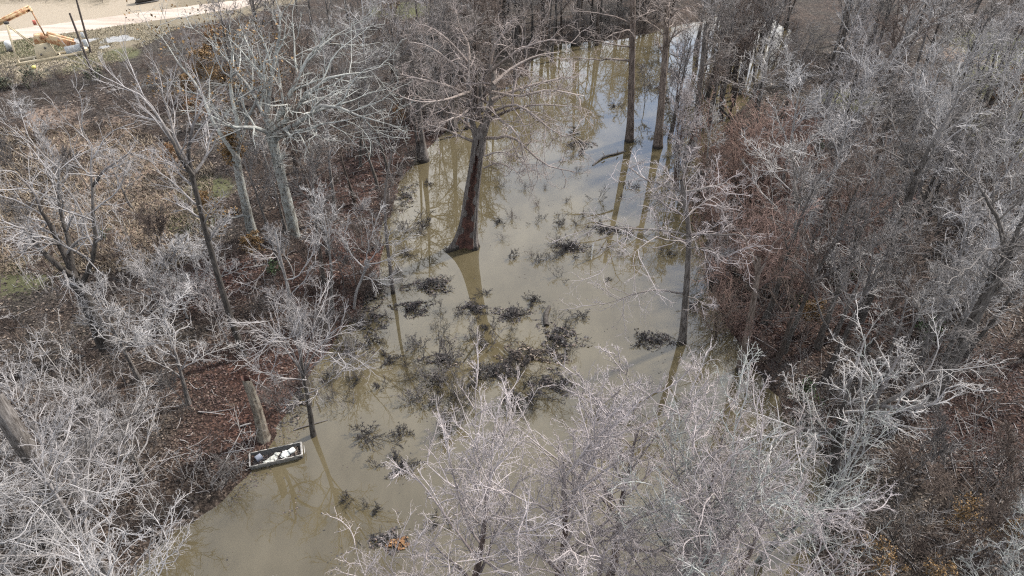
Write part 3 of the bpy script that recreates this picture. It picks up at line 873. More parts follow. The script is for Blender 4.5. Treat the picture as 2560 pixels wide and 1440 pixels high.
own_tree('dead_tree', 'pale crooked dead stem with few branches above the red litter slope', (735, 815),
         [(725, 740, 0), (712, 690, 0), (700, 640, 0), (688, 575, 0)], (0.17, 0.08),
         [([(712, 690, 0), (690, 640, -0.5), (670, 640, -1), (650, 700, -1)], 0.06, 0.015), ([(714, 700, 0), (745, 690, 0), (770, 650, 0), (800, 610, 0)], 0.07, 0.015),
          ([(724, 740, 0), (760, 700, 0), (790, 650, 0.5)], 0.06, 0.015)],
         LT, M['pale'], 111, 0.0105, cat='dead tree', top_n=0, flare=1.2)
own_tree('white_twig_tree', 'small white-branched tree leaning from the left bank toward the pond', (880, 770),
         [(890, 735, 0), (905, 695, 0), (918, 660, 0)], (0.12, 0.09),
         [([(915, 665, 0), (920, 620, 0), (930, 580, 0), (945, 545, 0)], 0.07, 0.015), ([(912, 670, 0), (880, 640, 0), (865, 600, 0), (870, 570, 0)], 0.06, 0.015),
          ([(916, 662, 0), (950, 655, -0.5), (985, 640, -1), (1000, 600, -1)], 0.06, 0.015), ([(918, 660, 0), (950, 620, 0), (975, 590, 0)], 0.06, 0.015),
          ([(908, 690, 0), (940, 700, -1), (980, 690, -1.5)], 0.05, 0.012)],
         LF, M['pale'], 112, 0.010, top_n=4, flare=1.2)
own_tree('leaning_tree', 'grey tree leaning right with bare lower trunk among green sprigs', (2148, 800),
         [(2175, 740, 0), (2210, 660, 0), (2245, 570, 0), (2275, 490, 0), (2300, 420, 0)], (0.36, 0.2),
         [([(2215, 640, 0), (2180, 610, -1), (2150, 600, -2)], 0.08, 0.02), ([(2285, 470, 0), (2270, 400, 0), (2240, 330, 0), (2220, 280, 0)], 0.14, 0.03),
          ([(2300, 420, 0), (2340, 340, 0.5), (2380, 270, 1), (2400, 200, 1)], 0.16, 0.03), ([(2260, 530, 0), (2310, 510, -1), (2360, 500, -2)], 0.1, 0.02)],
         LB, M['grey'], 113, 0.012, top_n=6, flare=1.3)
own_tree('leaning_tree', 'thick grey trunk with mossy side leaning right near the right edge', (2330, 1010),
         [(2380, 910, 0), (2430, 810, 0), (2470, 730, 0), (2520, 640, 0)], (0.46, 0.26),
         [([(2520, 640, 0), (2560, 540, 0), (2590, 450, 0)], 0.2, 0.04), ([(2470, 730, 0), (2420, 730, -1), (2380, 750, -2)], 0.1, 0.03),
          ([(2510, 650, 0), (2500, 560, 1), (2450, 470, 1), (2420, 400, 1)], 0.18, 0.03), ([(2515, 645, 0), (2480, 620, -1), (2430, 660, -2), (2390, 690, -3)], 0.12, 0.03)],
         LB, M['grey'], 114, 0.011, top_n=5, flare=1.3)
own_tree('red_trunk_tree', 'reddish broken trunk leaning at the right shore under pinkish twigs', (1850, 935),
         [(1862, 870, 0), (1878, 790, 0), (1890, 710, 0), (1897, 640, 0)], (0.32, 0.16),
         [([(1890, 700, 0), (1920, 640, 0), (1950, 590, 0), (1990, 550, 0)], 0.12, 0.03), ([(1893, 680, 0), (1870, 610, 0), (1840, 550, 0)], 0.12, 0.03),
          ([(1868, 840, 0), (1885, 815, -0.5), (1872, 835, -0.8)], 0.06, 0.03)],
         LT, M['cypress'], 115, 0.011, crownmat=M['redbrush'], top_n=7, flare=1.4)
own_tree('spreading_tree', 'grey-limbed tree sending a thick pale bough right over the shore', (2055, 1330),
         [(2075, 1240, 0), (2088, 1150, 0), (2095, 1080, 0)], (0.36, 0.27),
         [([(2095, 1085, 0), (2140, 1050, -0.5), (2200, 1015, -1), (2270, 975, -1), (2320, 920, -1), (2350, 870, -1)], 0.2, 0.04),
          ([(2095, 1075, 0), (2110, 1010, 0), (2135, 930, 0), (2160, 860, 0.5), (2185, 820, 0.5)], 0.17, 0.03),
          ([(2094, 1080, 0), (2020, 1075, -1), (1940, 1085, -2), (1860, 1095, -3)], 0.17, 0.04),
          ([(2200, 1015, -1), (2290, 1020, -2), (2340, 1000, -2), (2400, 950, -2)], 0.11, 0.03),
          ([(2090, 1110, 0), (2050, 1060, 1), (2000, 1010, 1.5), (1960, 960, 2)], 0.13, 0.03),
          ([(2180, 1025, -1), (2210, 960, -0.5), (2240, 900, 0), (2240, 850, 0)], 0.12, 0.03)],
         LD, M['dark'], 116, 0.0075, crownmat=M['pale'], top_n=2, flare=1.3)

# the foreground crowns
FORE = [
    ('fore_a', (1512, 1480), 0.3, 1.03, 'pink', 'bare_tree', 'brown furrowed trunk with large pinkish white crown at bottom centre'),
    ('fore_b', (1650, 1560), 2.2, 1.04, 'lichen', 'bare_tree', 'bare tree with lichen-white trunk right of the furrowed bottom trunk'),
    ('fore_c', (1885, 1430), 4.0, 0.95, 'lichen', 'bare_tree', 'lichen-spotted bare tree in shallow water near the bottom right shore'),
    ('fore_a', (1190, 1600), 5.1, 1.04, 'pink', 'bare_tree', 'pinkish white tree reaching over open water with its low boughs'),
    ('fore_c', (110, 1560), 1.4, 1.0, 'pale', 'bare_tree', 'white wiry crowned tree in the bottom left corner'),
    ('fore_d', (-180, 1330), 2.9, 1.0, 'pale', 'bare_tree', 'white tangled crown cut by the left edge below the stout forked tree'),
    ('fore_c', (430, 1640), 3.7, 0.86, 'pale', 'bare_tree', 'white wiry tree spreading over the murky bottom left water'),
    ('fore_d', (200, 1230), 5.5, 0.74, 'pale', 'bare_tree', 'white spreading tree left of the broken stump and boat'),
    ('fan_a', (735, 1720), 0.0, 0.85, 'pale', 'bare_tree', 'small grey-white top poking into the bottom frame near open water'),
    ('fore_a', (1400, 1560), 3.6, 1.12, 'pink', 'bare_tree', 'pinkish crown left of the furrowed trunk at bottom centre'),
    ('fore_b', (1075, 1760), 1.1, 0.86, 'pink', 'bare_tree', 'pinkish lowest crown left of bottom centre over grey water'),
    ('fore_d', (1470, 1640), 0.8, 1.02, 'pink', 'bare_tree', 'wiry pinkish crown directly below the furrowed trunk crown'),
    ('fore_b', (1720, 1620), 2.5, 1.0, 'pink', 'bare_tree', 'pinkish crown between the lichen-white trunks at the bottom'),
    ('fore_c', (1600, 1700), 5.4, 1.05, 'pink', 'bare_tree', 'nearest pinkish crown filling the bottom right of centre'),
    ('fore_b', (1740, 1440), 4.4, 0.9, 'pink', 'bare_tree', 'pinkish tree standing in water behind the lichen-white trunk'),
    ('fore_d', (20, 1420), 0.4, 0.95, 'pale', 'bare_tree', 'white crown above the bottom left corner tree'),
    ('fore_d', (290, 1470), 4.9, 0.9, 'pale', 'bare_tree', 'white wiry crown between corner and murky bottom left water'),
    ('fore_c', (-60, 1130), 2.1, 0.85, 'pale', 'bare_tree', 'white crown at the left edge under the stout forked tree'),
    ('fore_d', (360, 1190), 1.9, 0.6, 'pale', 'bare_tree', 'white bushy tree nearest the broken stump on its left'),
    ('broad_a', (2420, 1640), 2.0, 0.72, 'lichen', 'bare_tree', 'whitish tree top rising from the bottom right corner brush'),
    ('broad_c', (470, 1010), 1.0, 0.72, 'pale', 'bare_tree', 'whitish crooked tree above the broken stump slope'),
    ('broad_b', (350, 950), 3.0, 0.66, 'pale', 'bare_tree', 'whitish tree in front of the stout forked left tree'),
]
for key, b, rz, s, mt, nm, lab in FORE:
    plant(key, on_ground(*b) if b[1] < 1500 else ground(*b, 0.0), rz, s, M[mt], nm, lab, 'tree', 'trees with pale bare crowns')

# ------------------------------------------------------------------ the hollow cypress
def ring_mesh(axis_pts, radius, k, close_top=False):
    """rings of k points round the axis; radius(i, theta array, height above foot) -> radii"""
    A = np.asarray(axis_pts)
    th = np.arange(k) * 2 * math.pi / k
    rows = []
    for i in range(len(A)):
        r = radius(i, th, A[i, 2] - A[0, 2])
        rows.append(np.stack([A[i, 0] + r * np.cos(th), A[i, 1] + r * np.sin(th), np.full(k, A[i, 2])], -1))
    Vv = np.concatenate(rows)
    m = len(A)
    i = (np.arange(m - 1) * k)[:, None]; j = np.arange(k)[None]; j2 = (j + 1) % k
    Qq = np.stack([i + j, i + j2, i + k + j2, i + k + j], -1)
    return Vv, Qq

def hollow_cypress():
    rng = np.random.default_rng(200)
    b = ground(1163, 617, 0.0)
    Y = b[1]
    ax = resample([b + [0, 0, -0.5], b + [0, 0, 0.1]] + [at_depth(x, y, Y) for x, y in [(1171, 560), (1180, 480), (1191, 400), (1199, 340), (1204, 305)]], 30)
    k = 72
    ph = rng.uniform(0, 6.28, 5)
    open_c = math.radians(-93)
    def outer(th, h):
        base = np.interp(h, [0, 0.6, 1.6, 3.2, 5.5, 9, 13, 15], [1.42, 1.2, 0.93, 0.77, 0.67, 0.55, 0.48, 0.46])
        lob = np.exp(-h / 3.0) * (0.17 * np.cos(5 * th + 0.6) + 0.10 * np.cos(8 * th + ph[1]))
        dl = (th - math.radians(208) + math.pi) % (2 * math.pi) - math.pi
        fl = 0.75 * np.exp(-(dl / 0.28) ** 2) * np.exp(-h / 1.6)
        dr = (th - math.radians(308) + math.pi) % (2 * math.pi) - math.pi
        fr = 0.42 * np.exp(-(dr / 0.14) ** 2) * np.exp(-h / 1.2)
        fine = 0.035 * np.cos(17 * th + 0.4 * h + ph[2]) + 0.03 * np.cos(26 * th - 0.5 * h + ph[3])
        return base * (1 + lob + fine) + fl + fr
    def half(h):
        return np.interp(h, [0, 2, 5, 8, 10.5, 11.5], [0.86, 0.78, 0.62, 0.44, 0.18, 0.0])
    def rad(i, th, h):
        r = outer(th, max(h, 0)) * (1.0 if i < 27 else (0.8, 0.45, 0.04)[i - 27])
        d = np.abs((th - open_c + math.pi) % (2 * math.pi) - math.pi)
        w = half(max(h, 0))
        return np.where(d < w, r * (0.12 + 0.4 * (d / max(w, 1e-3)) ** 4), r)
    Vv, Qq = ring_mesh(ax, rad, k)
    th = (np.arange(k) + 0.5) * 2 * math.pi / k
    d = np.abs((th - open_c + math.pi) % (2 * math.pi) - math.pi)
    hh = ax[:-1, 2] - ax[0, 2]
    cav = d[None] < np.array([half(max(h, 0)) for h in hh])[:, None]
    root = link('hollow_cypress', None, None, b, 0, 1.0, 'huge hollow cypress with red-brown open trunk and flared base in mid pond', 'tree')
    Vl = Vv - b
    radv = np.full(len(Vv), 0.6)
    def sub(q):
        u, inv = np.unique(q.ravel(), return_inverse=True)
        return u, inv.reshape(q.shape)
    u, q = sub(Qq[~cav]); link('trunk', new_mesh('hollow_cypress_trunk', Vl[u], q, None, M['greywood'], True, radv[u]), root)
    u, q = sub(Qq[cav]); hol = link('hollow', new_mesh('hollow_cypress_hollow', Vl[u], q, None, M['heart'], True), root)
    hol['label'] = 'red-brown rotten cavity in the trunk'
    limbs = [([(1196, 385, 0), (1190, 345, 0), (1180, 300, 0), (1174, 250, 0.3), (1170, 190, 0.6), (1172, 150, 1)], 0.34, 0.12),
             ([(1198, 385, 0), (1206, 345, 0), (1216, 300, 0), (1228, 255, 0.3), (1236, 200, 0.6), (1225, 160, 1)], 0.46, 0.16),
             ([(1216, 345, -0.5), (1255, 345, -1.5), (1275, 338, -2), (1310, 365, -3), (1365, 412, -4), (1440, 430, -5)], 0.14, 0.03),
             ([(1180, 352, -0.5), (1150, 340, -1.5), (1110, 322, -2.5), (1070, 312, -3)], 0.13, 0.04),
             ([(1222, 300, 0), (1275, 275, -1), (1340, 262, -2), (1420, 265, -2)], 0.16, 0.03),
             ([(1230, 250, 0), (1290, 225, 0.5), (1360, 205, 1), (1440, 190, 1)], 0.17, 0.03),
             ([(1232, 210, 0), (1280, 170, 1.5), (1340, 140, 2.5), (1400, 130, 3)], 0.15, 0.03),
             ([(1172, 240, 0), (1120, 215, -0.5), (1060, 200, -1), (1000, 185, -1)], 0.16, 0.03),
             ([(1170, 190, 0.5), (1120, 150, 1), (1070, 115, 1.5), (1020, 105, 2)], 0.14, 0.03),
             ([(1172, 150, 1), (1170, 110, 1.5), (1150, 70, 2), (1140, 30, 2)], 0.12, 0.03),
             ([(1225, 160, 1), (1235, 120, 1.5), (1260, 80, 2), (1280, 50, 2)], 0.14, 0.03),
             ([(1176, 270, 0), (1150, 290, -2), (1120, 300, -4), (1085, 330, -5)], 0.11, 0.03),
             ([(1225, 265, 0), (1250, 300, -3), (1290, 330, -5), (1320, 400, -6)], 0.12, 0.03),
             ([(1212, 390, -0.8), (1250, 380, -2), (1300, 395, -3), (1330, 430, -3.5)], 0.08, 0.02),
             ([(1210, 420, -0.8), (1250, 408, -2), (1310, 440, -3)], 0.07, 0.02),
             ([(1226, 280, -0.5), (1290, 262, -3), (1350, 300, -5), (1400, 340, -6), (1450, 330, -6)], 0.13, 0.03),
             ([(1230, 230, 0), (1300, 240, -2), (1370, 225, -3), (1460, 240, -3)], 0.14, 0.03),
             ([(1172, 230, 0), (1110, 250, -3), (1050, 255, -4), (1000, 240, -4)], 0.13, 0.03),
             ([(1225, 180, 0.5), (1290, 130, -1), (1370, 100, -1), (1440, 110, -1)], 0.13, 0.03),
             ([(1172, 160, 1), (1130, 110, 0), (1080, 70, 0), (1040, 60, 0)], 0.12, 0.03)]
    LP = np.array([px_curve(p, Y, 9) for p, _, _ in limbs])
    LR = np.array([a + (c - a) * np.linspace(0, 1, 9) ** 0.8 for _, a, c in limbs])
    for i in range(len(limbs)):
        LR[i] = LR[i] * (1.0 if i < 2 else 1.1)
        link('limb', Tubes().add(LP[i], LR[i], 8, 0.05, rng).mesh('hollow_cypress_limb', M['cypress_pale'] if i > 1 else M['greywood'], b), root)
    lv = [dict(n=11, ang=58, lr=0.52, pts=7, wig=0.24, up=0.01, rr=0.55, sides=4, rf=0.03), dict(n=7, ang=50, lr=0.52, pts=5, wig=0.26, up=0.0, rf=0.016), dict(n=4, ang=48, lr=0.55, pts=3, wig=0.25, up=0.0, rf=0.0085)]
    ct, _ = crown_levels(rng, LP, LR, lv, 0.0125)
    link('crown', ct.mesh('hollow_cypress_crown', M['cypress_pale'], b), root)
hollow_cypress()

def snag(base, axis_px, r, label, seed, name='broken_stump', mat='stump', k=26):
    rng = np.random.default_rng(seed)
    b = on_ground(*base)
    ax = resample([b - [0, 0, 0.4]] + [at_depth(x, y, b[1]) for x, y in axis_px], 18)
    ph = rng.uniform(0, 6.28, 4)
    H = ax[-1, 2] - ax[0, 2]
    top = 0.5 + 0.5 * np.sin(np.arange(k) * 2 * math.pi / k + ph[0]) + 0.25 * rng.random(k)
    rn = rng.normal(size=(18, k)) * 0.03
    def rad(i, th, h):
        u = h / H
        rr = r[0] + (r[1] - r[0]) * u
        return rr * (1 + 0.35 * math.exp(-u * 9) + 0.08 * np.cos(3 * th + ph[1] + u) + 0.05 * np.cos(7 * th + ph[2]) + rn[i])
    Vv, Qq = ring_mesh(ax, rad, k)
    Vv[-k:, 2] += (top - 0.7) * r[1] * 1.4
    root = link(name, None, None, b, 0, 1.0, label, 'stump' if name == 'broken_stump' else 'dead tree')
    link('trunk', new_mesh(name + '_trunk', Vv - b, Qq.reshape(-1, 4), None, M[mat], True, np.full(len(Vv), 0.4)), root)
    # the rotten inside, a funnel sinking below the broken rim
    rim = Vv[-k:]; c = rim.mean(0)
    rings = [rim - [0, 0, 0.01], c + (rim - c) * [0.82, 0.82, 0.8] - [0, 0, 0.15], c + (rim - c) * [0.6, 0.6, 0.3] - [0, 0, 0.8], c + (rim - c) * [0.1, 0.1, 0.1] - [0, 0, 1.2]]
    Vi = np.concatenate(rings)
    i = (np.arange(3) * k)[:, None]; j = np.arange(k)[None]; j2 = (j + 1) % k
    Qi = np.stack([i + j2, i + j, i + k + j, i + k + j2], -1).reshape(-1, 4)
    h = link('rotten_core', new_mesh(name + '_core', Vi - b, Qi, None, M['heart'], True), root)
    h['label'] = 'red-brown rotten wood in the broken top'
snag((657, 1096), [(646, 1040), (630, 990), (613, 945)], (0.37, 0.25), 'broken grey tree stump with red rotten top on the bank above the boat', 210)
snag((150, 1330), [(110, 1200), (50, 1100), (-20, 990)], (0.5, 0.42), 'thick pale leaning dead trunk at the lower left edge', 211, 'dead_leaning_tree', 'pale')

# ------------------------------------------------------------------ the woods on both banks
def poly_px(poly):
    return np.array(poly, float)

CLEAR = [(ground(x, y, 0.4)[:2], r) for x, y, r in [(635, 960, 4.2), (690, 1050, 2.6), (2450, 1080, 3.0), (900, 560, 2.5), (870, 460, 3.0), (1060, 350, 3.0), (640, 1090, 2.5)]]
def in_clear(X, Y):
    r_ = np.zeros(np.shape(X), bool)
    for c_, rr_ in CLEAR: r_ |= np.hypot(X - c_[0], Y - c_[1]) < rr_
    return r_

def scatter(poly, count, seed, gap=1.6, wet=False, dry=True):
    rng = np.random.default_rng(seed)
    P = poly_px(poly)
    out, wpts = [], []
    x0, y0 = P.min(0); x1, y1 = P.max(0)
    for _ in range(count * 60):
        if len(out) >= count: break
        x, y = rng.uniform(x0, x1), rng.uniform(y0, y1)
        if not inside(np.array([x]), np.array([y]), P)[0]: continue
        w = ground(x, y, 0.3)
        ins = inside(np.array([w[0]]), np.array([w[1]]), POND)[0]
        if (ins and not wet) or (not ins and not dry): continue
        if in_clear(w[0], w[1]): continue
        if any((w[0] - q[0]) ** 2 + (w[1] - q[1]) ** 2 < gap * gap for q in wpts): continue
        wpts.append(w); out.append((x, y))
    return out

ORD = ['first', 'second', 'third', 'fourth', 'fifth', 'sixth', 'seventh', 'eighth', 'ninth', 'tenth', 'eleventh', 'twelfth']
FORM = {'broad': 'wide-crowned', 'tall': 'tall narrow', 'cyp': 'straight-stemmed', 'sap': 'thin', 'fan': 'fan-shaped', 'bush': 'many-stemmed', 'leaf': 'leafy'}
TONE = {'grey': 'grey', 'dark': 'dark-trunked', 'pale': 'whitish', 'greywood': 'weathered grey', 'cypress': 'brown', 'lichen': 'lichen-spotted', 'redbrush': 'pinkish', 'brown': 'brown', 'greybrush': 'grey', 'brownbrush': 'dark brown', 'pink': 'pinkish'}
def wood(poly, count, seed, keys, scales, mats, name, spots, group, wet=False, dry=True, gap=1.6, cat='tree', leafmat=None, noun='tree'):
    """spots: [(px, py, phrase)] landmarks; each tree is told apart by tone, form, nearest landmark and its order from the left"""
    rng = np.random.default_rng(seed + 5)
    todo, seen = [], {}
    for x, y in sorted(scatter(poly, count, seed, gap, wet, dry)):
        mt, key = mats[rng.integers(len(mats))], keys[rng.integers(len(keys))]
        at = min(spots, key=lambda q: (q[0] - x) ** 2 + (2 * (q[1] - y)) ** 2)[2]
        ph = f"{TONE[mt]} {FORM[key.split('_')[0]]} {noun} {at}"
        seen[ph] = seen.get(ph, 0) + 1
        todo.append((x, y, mt, key, ph, seen[ph]))
    for x, y, mt, key, ph, i in todo:
        b = ground(x, y, 0.0) if wet and not dry else on_ground(x, y)
        lab = ph if seen[ph] == 1 else f'{ph}, {ORD[min(i, 12) - 1]} from left'
        plant(key, b, rng.uniform(0, 6.28), float(rng.uniform(*scales)), M[mt], name, lab, cat, group, leafmat)

wood([(640, 300), (930, 300), (1010, 420), (940, 640), (830, 830), (720, 950), (560, 900), (650, 620)], 30, 301, ['sap_a', 'tall_c', 'tall_a', 'sap_c', 'tall_b', 'tall_a'], (0.7, 1.05), ['grey', 'brown', 'pale', 'dark'],
     'bare_sapling', [(700, 330, 'behind the thick forking tree'), (880, 380, 'left of the pond head'), (820, 560, 'mid slope above the dead stems'), (930, 600, 'along the left waterline'), (640, 860, 'on the low red litter slope'), (760, 780, 'near the crooked dead stem')], 'thin trees on the left bank')
wood([(-60, 330), (300, 330), (560, 560), (480, 800), (-60, 760)], 16, 302, ['sap_a', 'sap_b', 'sap_c', 'bush_b'], (0.8, 1.3), ['grey', 'pale', 'brown'], 'bare_sapling',
     [(60, 400, 'at the far left in the dry grass'), (300, 400, 'in the open dry grass'), (430, 600, 'left of the dark trunk'), (100, 700, 'under the white forked crown')], 'small trees in the left dry grass')
wood([(480, 150), (620, 60), (1250, -20), (1350, 90), (1250, 190), (1160, 260), (1050, 360), (900, 290), (700, 230)], 46, 303, ['broad_a', 'broad_b', 'tall_a', 'tall_c', 'bush_a', 'broad_c'], (0.65, 0.95), ['grey', 'brown', 'dark', 'grey'],
     'bare_tree', [(560, 130, 'near the puddled clearing'), (760, 120, 'far behind the thick forking tree'), (980, 180, 'left of the hollow cypress crown'), (1200, 120, 'behind the hollow cypress crown'), (1000, 20, 'along the top edge left of centre'), (1060, 320, 'by the pond head bank')], 'wood at the head of the pond')
wood([(700, -130), (1700, -150), (1650, 40), (1480, 95), (1300, 110), (1100, 0), (760, -20)], 46, 304, ['tall_a', 'tall_b', 'broad_b', 'cyp_a'], (0.75, 1.05), ['grey', 'dark', 'brown', 'cypress'], 'bare_tree',
     [(800, -60, 'at the top edge near the road'), (1100, -60, 'at the top edge above the hollow cypress'), (1350, 40, 'on the far bank of the pond'), (1560, -20, 'behind the straight cypress top')], 'wood beyond the pond')
wood([(1775, 380), (1850, 250), (1960, 140), (2040, 60), (1900, -40), (1760, 0), (1720, 100), (1770, 300)], 50, 305, ['tall_a', 'tall_b', 'broad_b', 'tall_c', 'tall_a'], (0.65, 0.95), ['greywood', 'dark', 'brown', 'grey'], 'flooded_tree',
     [(1790, 330, 'in water right of leaning cypress'), (1850, 220, 'in the middle of the flooded wood'), (1980, 110, 'at right rim of flooded wood'), (1780, 100, 'in flooded wood behind twin cypresses'), (1900, 0, 'in the flooded wood at the top edge')], 'flooded wood', wet=True, dry=False, gap=1.0)
wood([(1880, 260), (2080, 110), (2560, -120), (2620, 480), (2350, 560), (2000, 420)], 46, 306, ['broad_a', 'broad_b', 'broad_c', 'tall_c', 'tall_b'], (0.8, 1.1), ['grey', 'grey', 'dark', 'brown', 'pale'], 'bare_tree',
     [(1980, 280, 'right of the flooded wood'), (2150, 130, 'in the upper right wood'), (2350, 20, 'at the top edge on the right'), (2520, 150, 'by the green field'), (2200, 420, 'above the pinkish bushes'), (2450, 450, 'near the right edge below the field')], 'wood on the upper right bank')
wood([(1900, 500), (2600, 520), (2640, 1060), (2350, 1080), (2200, 1100), (1960, 960), (1870, 760)], 38, 307, ['broad_b', 'tall_b', 'broad_c', 'tall_c', 'tall_a', 'broad_a'], (0.65, 1.05), ['grey', 'brown', 'pale', 'pale'], 'bare_tree',
     [(1950, 650, 'behind the pinkish bushes'), (2150, 620, 'near the leaning grey tree'), (2400, 600, 'on the upper right slope'), (2550, 850, 'at the right edge of the slope'), (2250, 950, 'above the thick pale bough'), (1980, 920, 'on the right shore')], 'trees on the right slope')
wood([(1770, 400), (2080, 420), (2140, 700), (1920, 780), (1790, 720), (1760, 560)], 32, 308, ['bush_a', 'bush_b', 'bush_c'], (0.95, 1.5), ['redbrush'], 'pinkish_bush',
     [(1850, 430, 'at the upper right shore'), (2030, 450, 'below the upper right wood'), (1870, 640, 'overhanging the right waterline'), (2060, 650, 'beside the leaning grey tree'), (1960, 540, 'amid the pinkish thicket'), (1950, 720, 'above the red trunk'), (2100, 540, 'at the thicket right rim')], 'pinkish bushes on the right shore', cat='bush', gap=1.2, noun='twiggy bush')
wood([(-80, 860), (560, 960), (620, 1060), (500, 1220), (200, 1350), (-80, 1350)], 10, 309, ['sap_a', 'sap_c', 'broad_c'], (0.6, 0.95), ['pale', 'grey', 'brown'], 'bare_sapling',
     [(60, 950, 'at the lower left edge'), (300, 1050, 'on the lower left bank'), (520, 1080, 'left of the broken stump'), (300, 1280, 'behind the bottom left crowns')], 'small trees on the lower left bank')
wood([(2170, 1180), (2620, 1120), (2700, 1480), (2180, 1480)], 8, 310, ['sap_a', 'bush_d', 'sap_c'], (0.6, 1.0), ['grey', 'brown', 'lichen'], 'bare_sapling',
     [(2250, 1220, 'right of the spreading grey tree'), (2500, 1200, 'at the lower right edge'), (2300, 1420, 'among the golden bushes'), (2560, 1420, 'in the bottom right corner')], 'small trees on the bottom right slope')
for i, (px, py, key, s, lm, lab) in enumerate([
        (2490, 330, 'leaf_a', 0.85, 'leaf_orange', 'tree with bright orange leaves by the green field at the right edge'),
        (2585, 300, 'leaf_b', 0.9, 'leaf_orange', 'orange-leaved tree cut by the right edge beside the green field'),
        (590, 300, 'leaf_a', 0.8, 'leaf_ochre', 'ochre-leaved tree behind the pale forking tree'),
        (540, 240, 'leaf_b', 0.8, 'leaf_ochre', 'ochre-leaved shrubby tree near the puddled clearing'),
        (500, 330, 'leaf_b', 0.55, 'leaf_orange', 'small rust-leaved tree in the dry grass'),
        (640, 660, 'leaf_b', 0.4, 'leaf_ochre', 'small ochre-leaved bush at the foot of the pale trees'),
        (985, 60, 'leaf_b', 0.6, 'leaf_orange', 'small orange-leaved tree among the far grey wood'),
        (1000, 320, 'leaf_b', 0.35, 'leaf_orange', 'low rust-leaved bush left of the pond head'),
        (2180, 1430, 'leaf_c', 0.48, 'leaf_ochre', 'low golden bush on the bottom right shore'),
        (2300, 1480, 'leaf_c', 0.48, 'leaf_ochre', 'low golden bush left of the bottom right corner'),
        (2500, 1400, 'leaf_c', 0.48, 'leaf_ochre', 'golden-leaved bush in the bottom right corner'),
        (2400, 1330, 'leaf_c', 0.48, 'leaf_ochre', 'small golden bush on the slope above the corner bushes')]):
    plant(key, on_ground(px, py), i * 1.7, s, M['grey'], 'orange_leaf_tree' if s > 0.5 else 'autumn_bush', lab, 'tree' if s > 0.5 else 'bush', 'autumn leaved growth', M[lm])

for i, (px, py, key, s_, mt, lab) in enumerate([
        (1885, 345, 'broad_b', 0.8, 'pale', 'whitish forked tree at the edge of the flooded wood'), (1990, 430, 'fan_b', 0.95, 'pale', 'whitish fan-shaped tree above the pinkish bushes'),
        (2190, 450, 'fan_a', 1.1, 'pale', 'whitish fan crown in the middle of the right wood'), (2300, 330, 'broad_a', 0.85, 'pale', 'whitish wide crown in the upper right wood'),
        (2430, 290, 'broad_c', 0.9, 'pale', 'whitish crooked tree near the green field'), (2520, 600, 'broad_a', 0.8, 'pale', 'whitish wide tree near the right edge above the leaning trunk'),
        (2420, 760, 'broad_c', 0.72, 'pale', 'whitish crooked tree in front of the thick leaning trunk'), (2250, 880, 'fan_b', 0.8, 'pale', 'whitish fan tree between the two leaning trunks'),
        (1765, 470, 'tall_a', 0.6, 'pale', 'pale slim tree in the water before the flooded wood'), (1690, 470, 'sap_b', 1.2, 'pink', 'pinkish sapling in the water below the twin cypresses'),
        (1790, 560, 'bush_a', 1.0, 'pink', 'pinkish bush in the water right of the tiered cypress crown'), (1800, 700, 'bush_c', 0.9, 'pink', 'pinkish bush in the water near the red trunk'),
        (2080, 540, 'tall_c', 1.0, 'pale', 'tall pale trunk rising among the pinkish bushes'), (2240, 640, 'tall_b', 1.05, 'pale', 'tall pale trunk right of the leaning grey tree'), (2360, 720, 'tall_c', 1.05, 'pale', 'tall pale trunk behind the thick leaning one'),
        (2490, 740, 'tall_c', 1.0, 'pale', 'tall pale trunk close to the right edge'), (2060, 270, 'tall_b', 1.05, 'pale', 'tall pale trunk right of the flooded wood'), (2190, 320, 'tall_c', 1.05, 'pale', 'tall pale trunk in the upper right wood'),
        (2420, 580, 'tall_b', 1.0, 'pale', 'tall pale trunk on the upper right slope'), (1960, 880, 'tall_c', 0.9, 'grey', 'tall grey trunk on the right shore above the spreading bough'),
        (330, 520, 'broad_c', 0.55, 'pale', 'whitish small crooked tree over the dry grass'), (560, 760, 'broad_c', 0.6, 'pale', 'whitish crooked tree right of the dark trunk foot'),
        (430, 830, 'broad_a', 0.6, 'pale', 'whitish low crown left of the dark trunk foot'), (820, 640, 'broad_c', 0.5, 'grey', 'grey crooked tree on the red slope near the white-branched tree'),
        (1060, 402, 'cyp_a', 0.95, 'greywood', 'grey trunk standing at the left waterline behind the hollow cypress'), (1132, 325, 'cyp_b', 1.05, 'greywood', 'grey flared trunk at the pond head left of the hollow cypress'),
        (945, 470, 'tall_b', 0.75, 'grey', 'straight grey trunk on the red bank left of the pond head'), (1000, 235, 'broad_b', 0.9, 'dark', 'dark forked tree behind the left of the hollow cypress crown'),
        (1290, 110, 'cyp_b', 1.15, 'dark', 'dark thick trunk on the far bank behind the hollow cypress'), (1330, 115, 'tall_b', 0.9, 'dark', 'dark trunk on the far bank beside the thick one'),
        (1440, 112, 'cyp_a', 1.15, 'greywood', 'brown trunk at the far waterline whose reflection forks'), (1492, 112, 'tall_c', 1.15, 'brown', 'slim brown trunk at the far waterline left of the straight cypress')]):
    z0 = ground(px, py, 0.0)
    wet_ = inside(np.array([z0[0]]), np.array([z0[1]]), POND)[0]
    plant(key, z0 if wet_ else on_ground(px, py), 0.7 + i * 2.4, s_, M[mt], 'bare_tree' if 'bush' not in key else 'waterside_bush', lab, 'tree' if 'bush' not in key else 'bush')
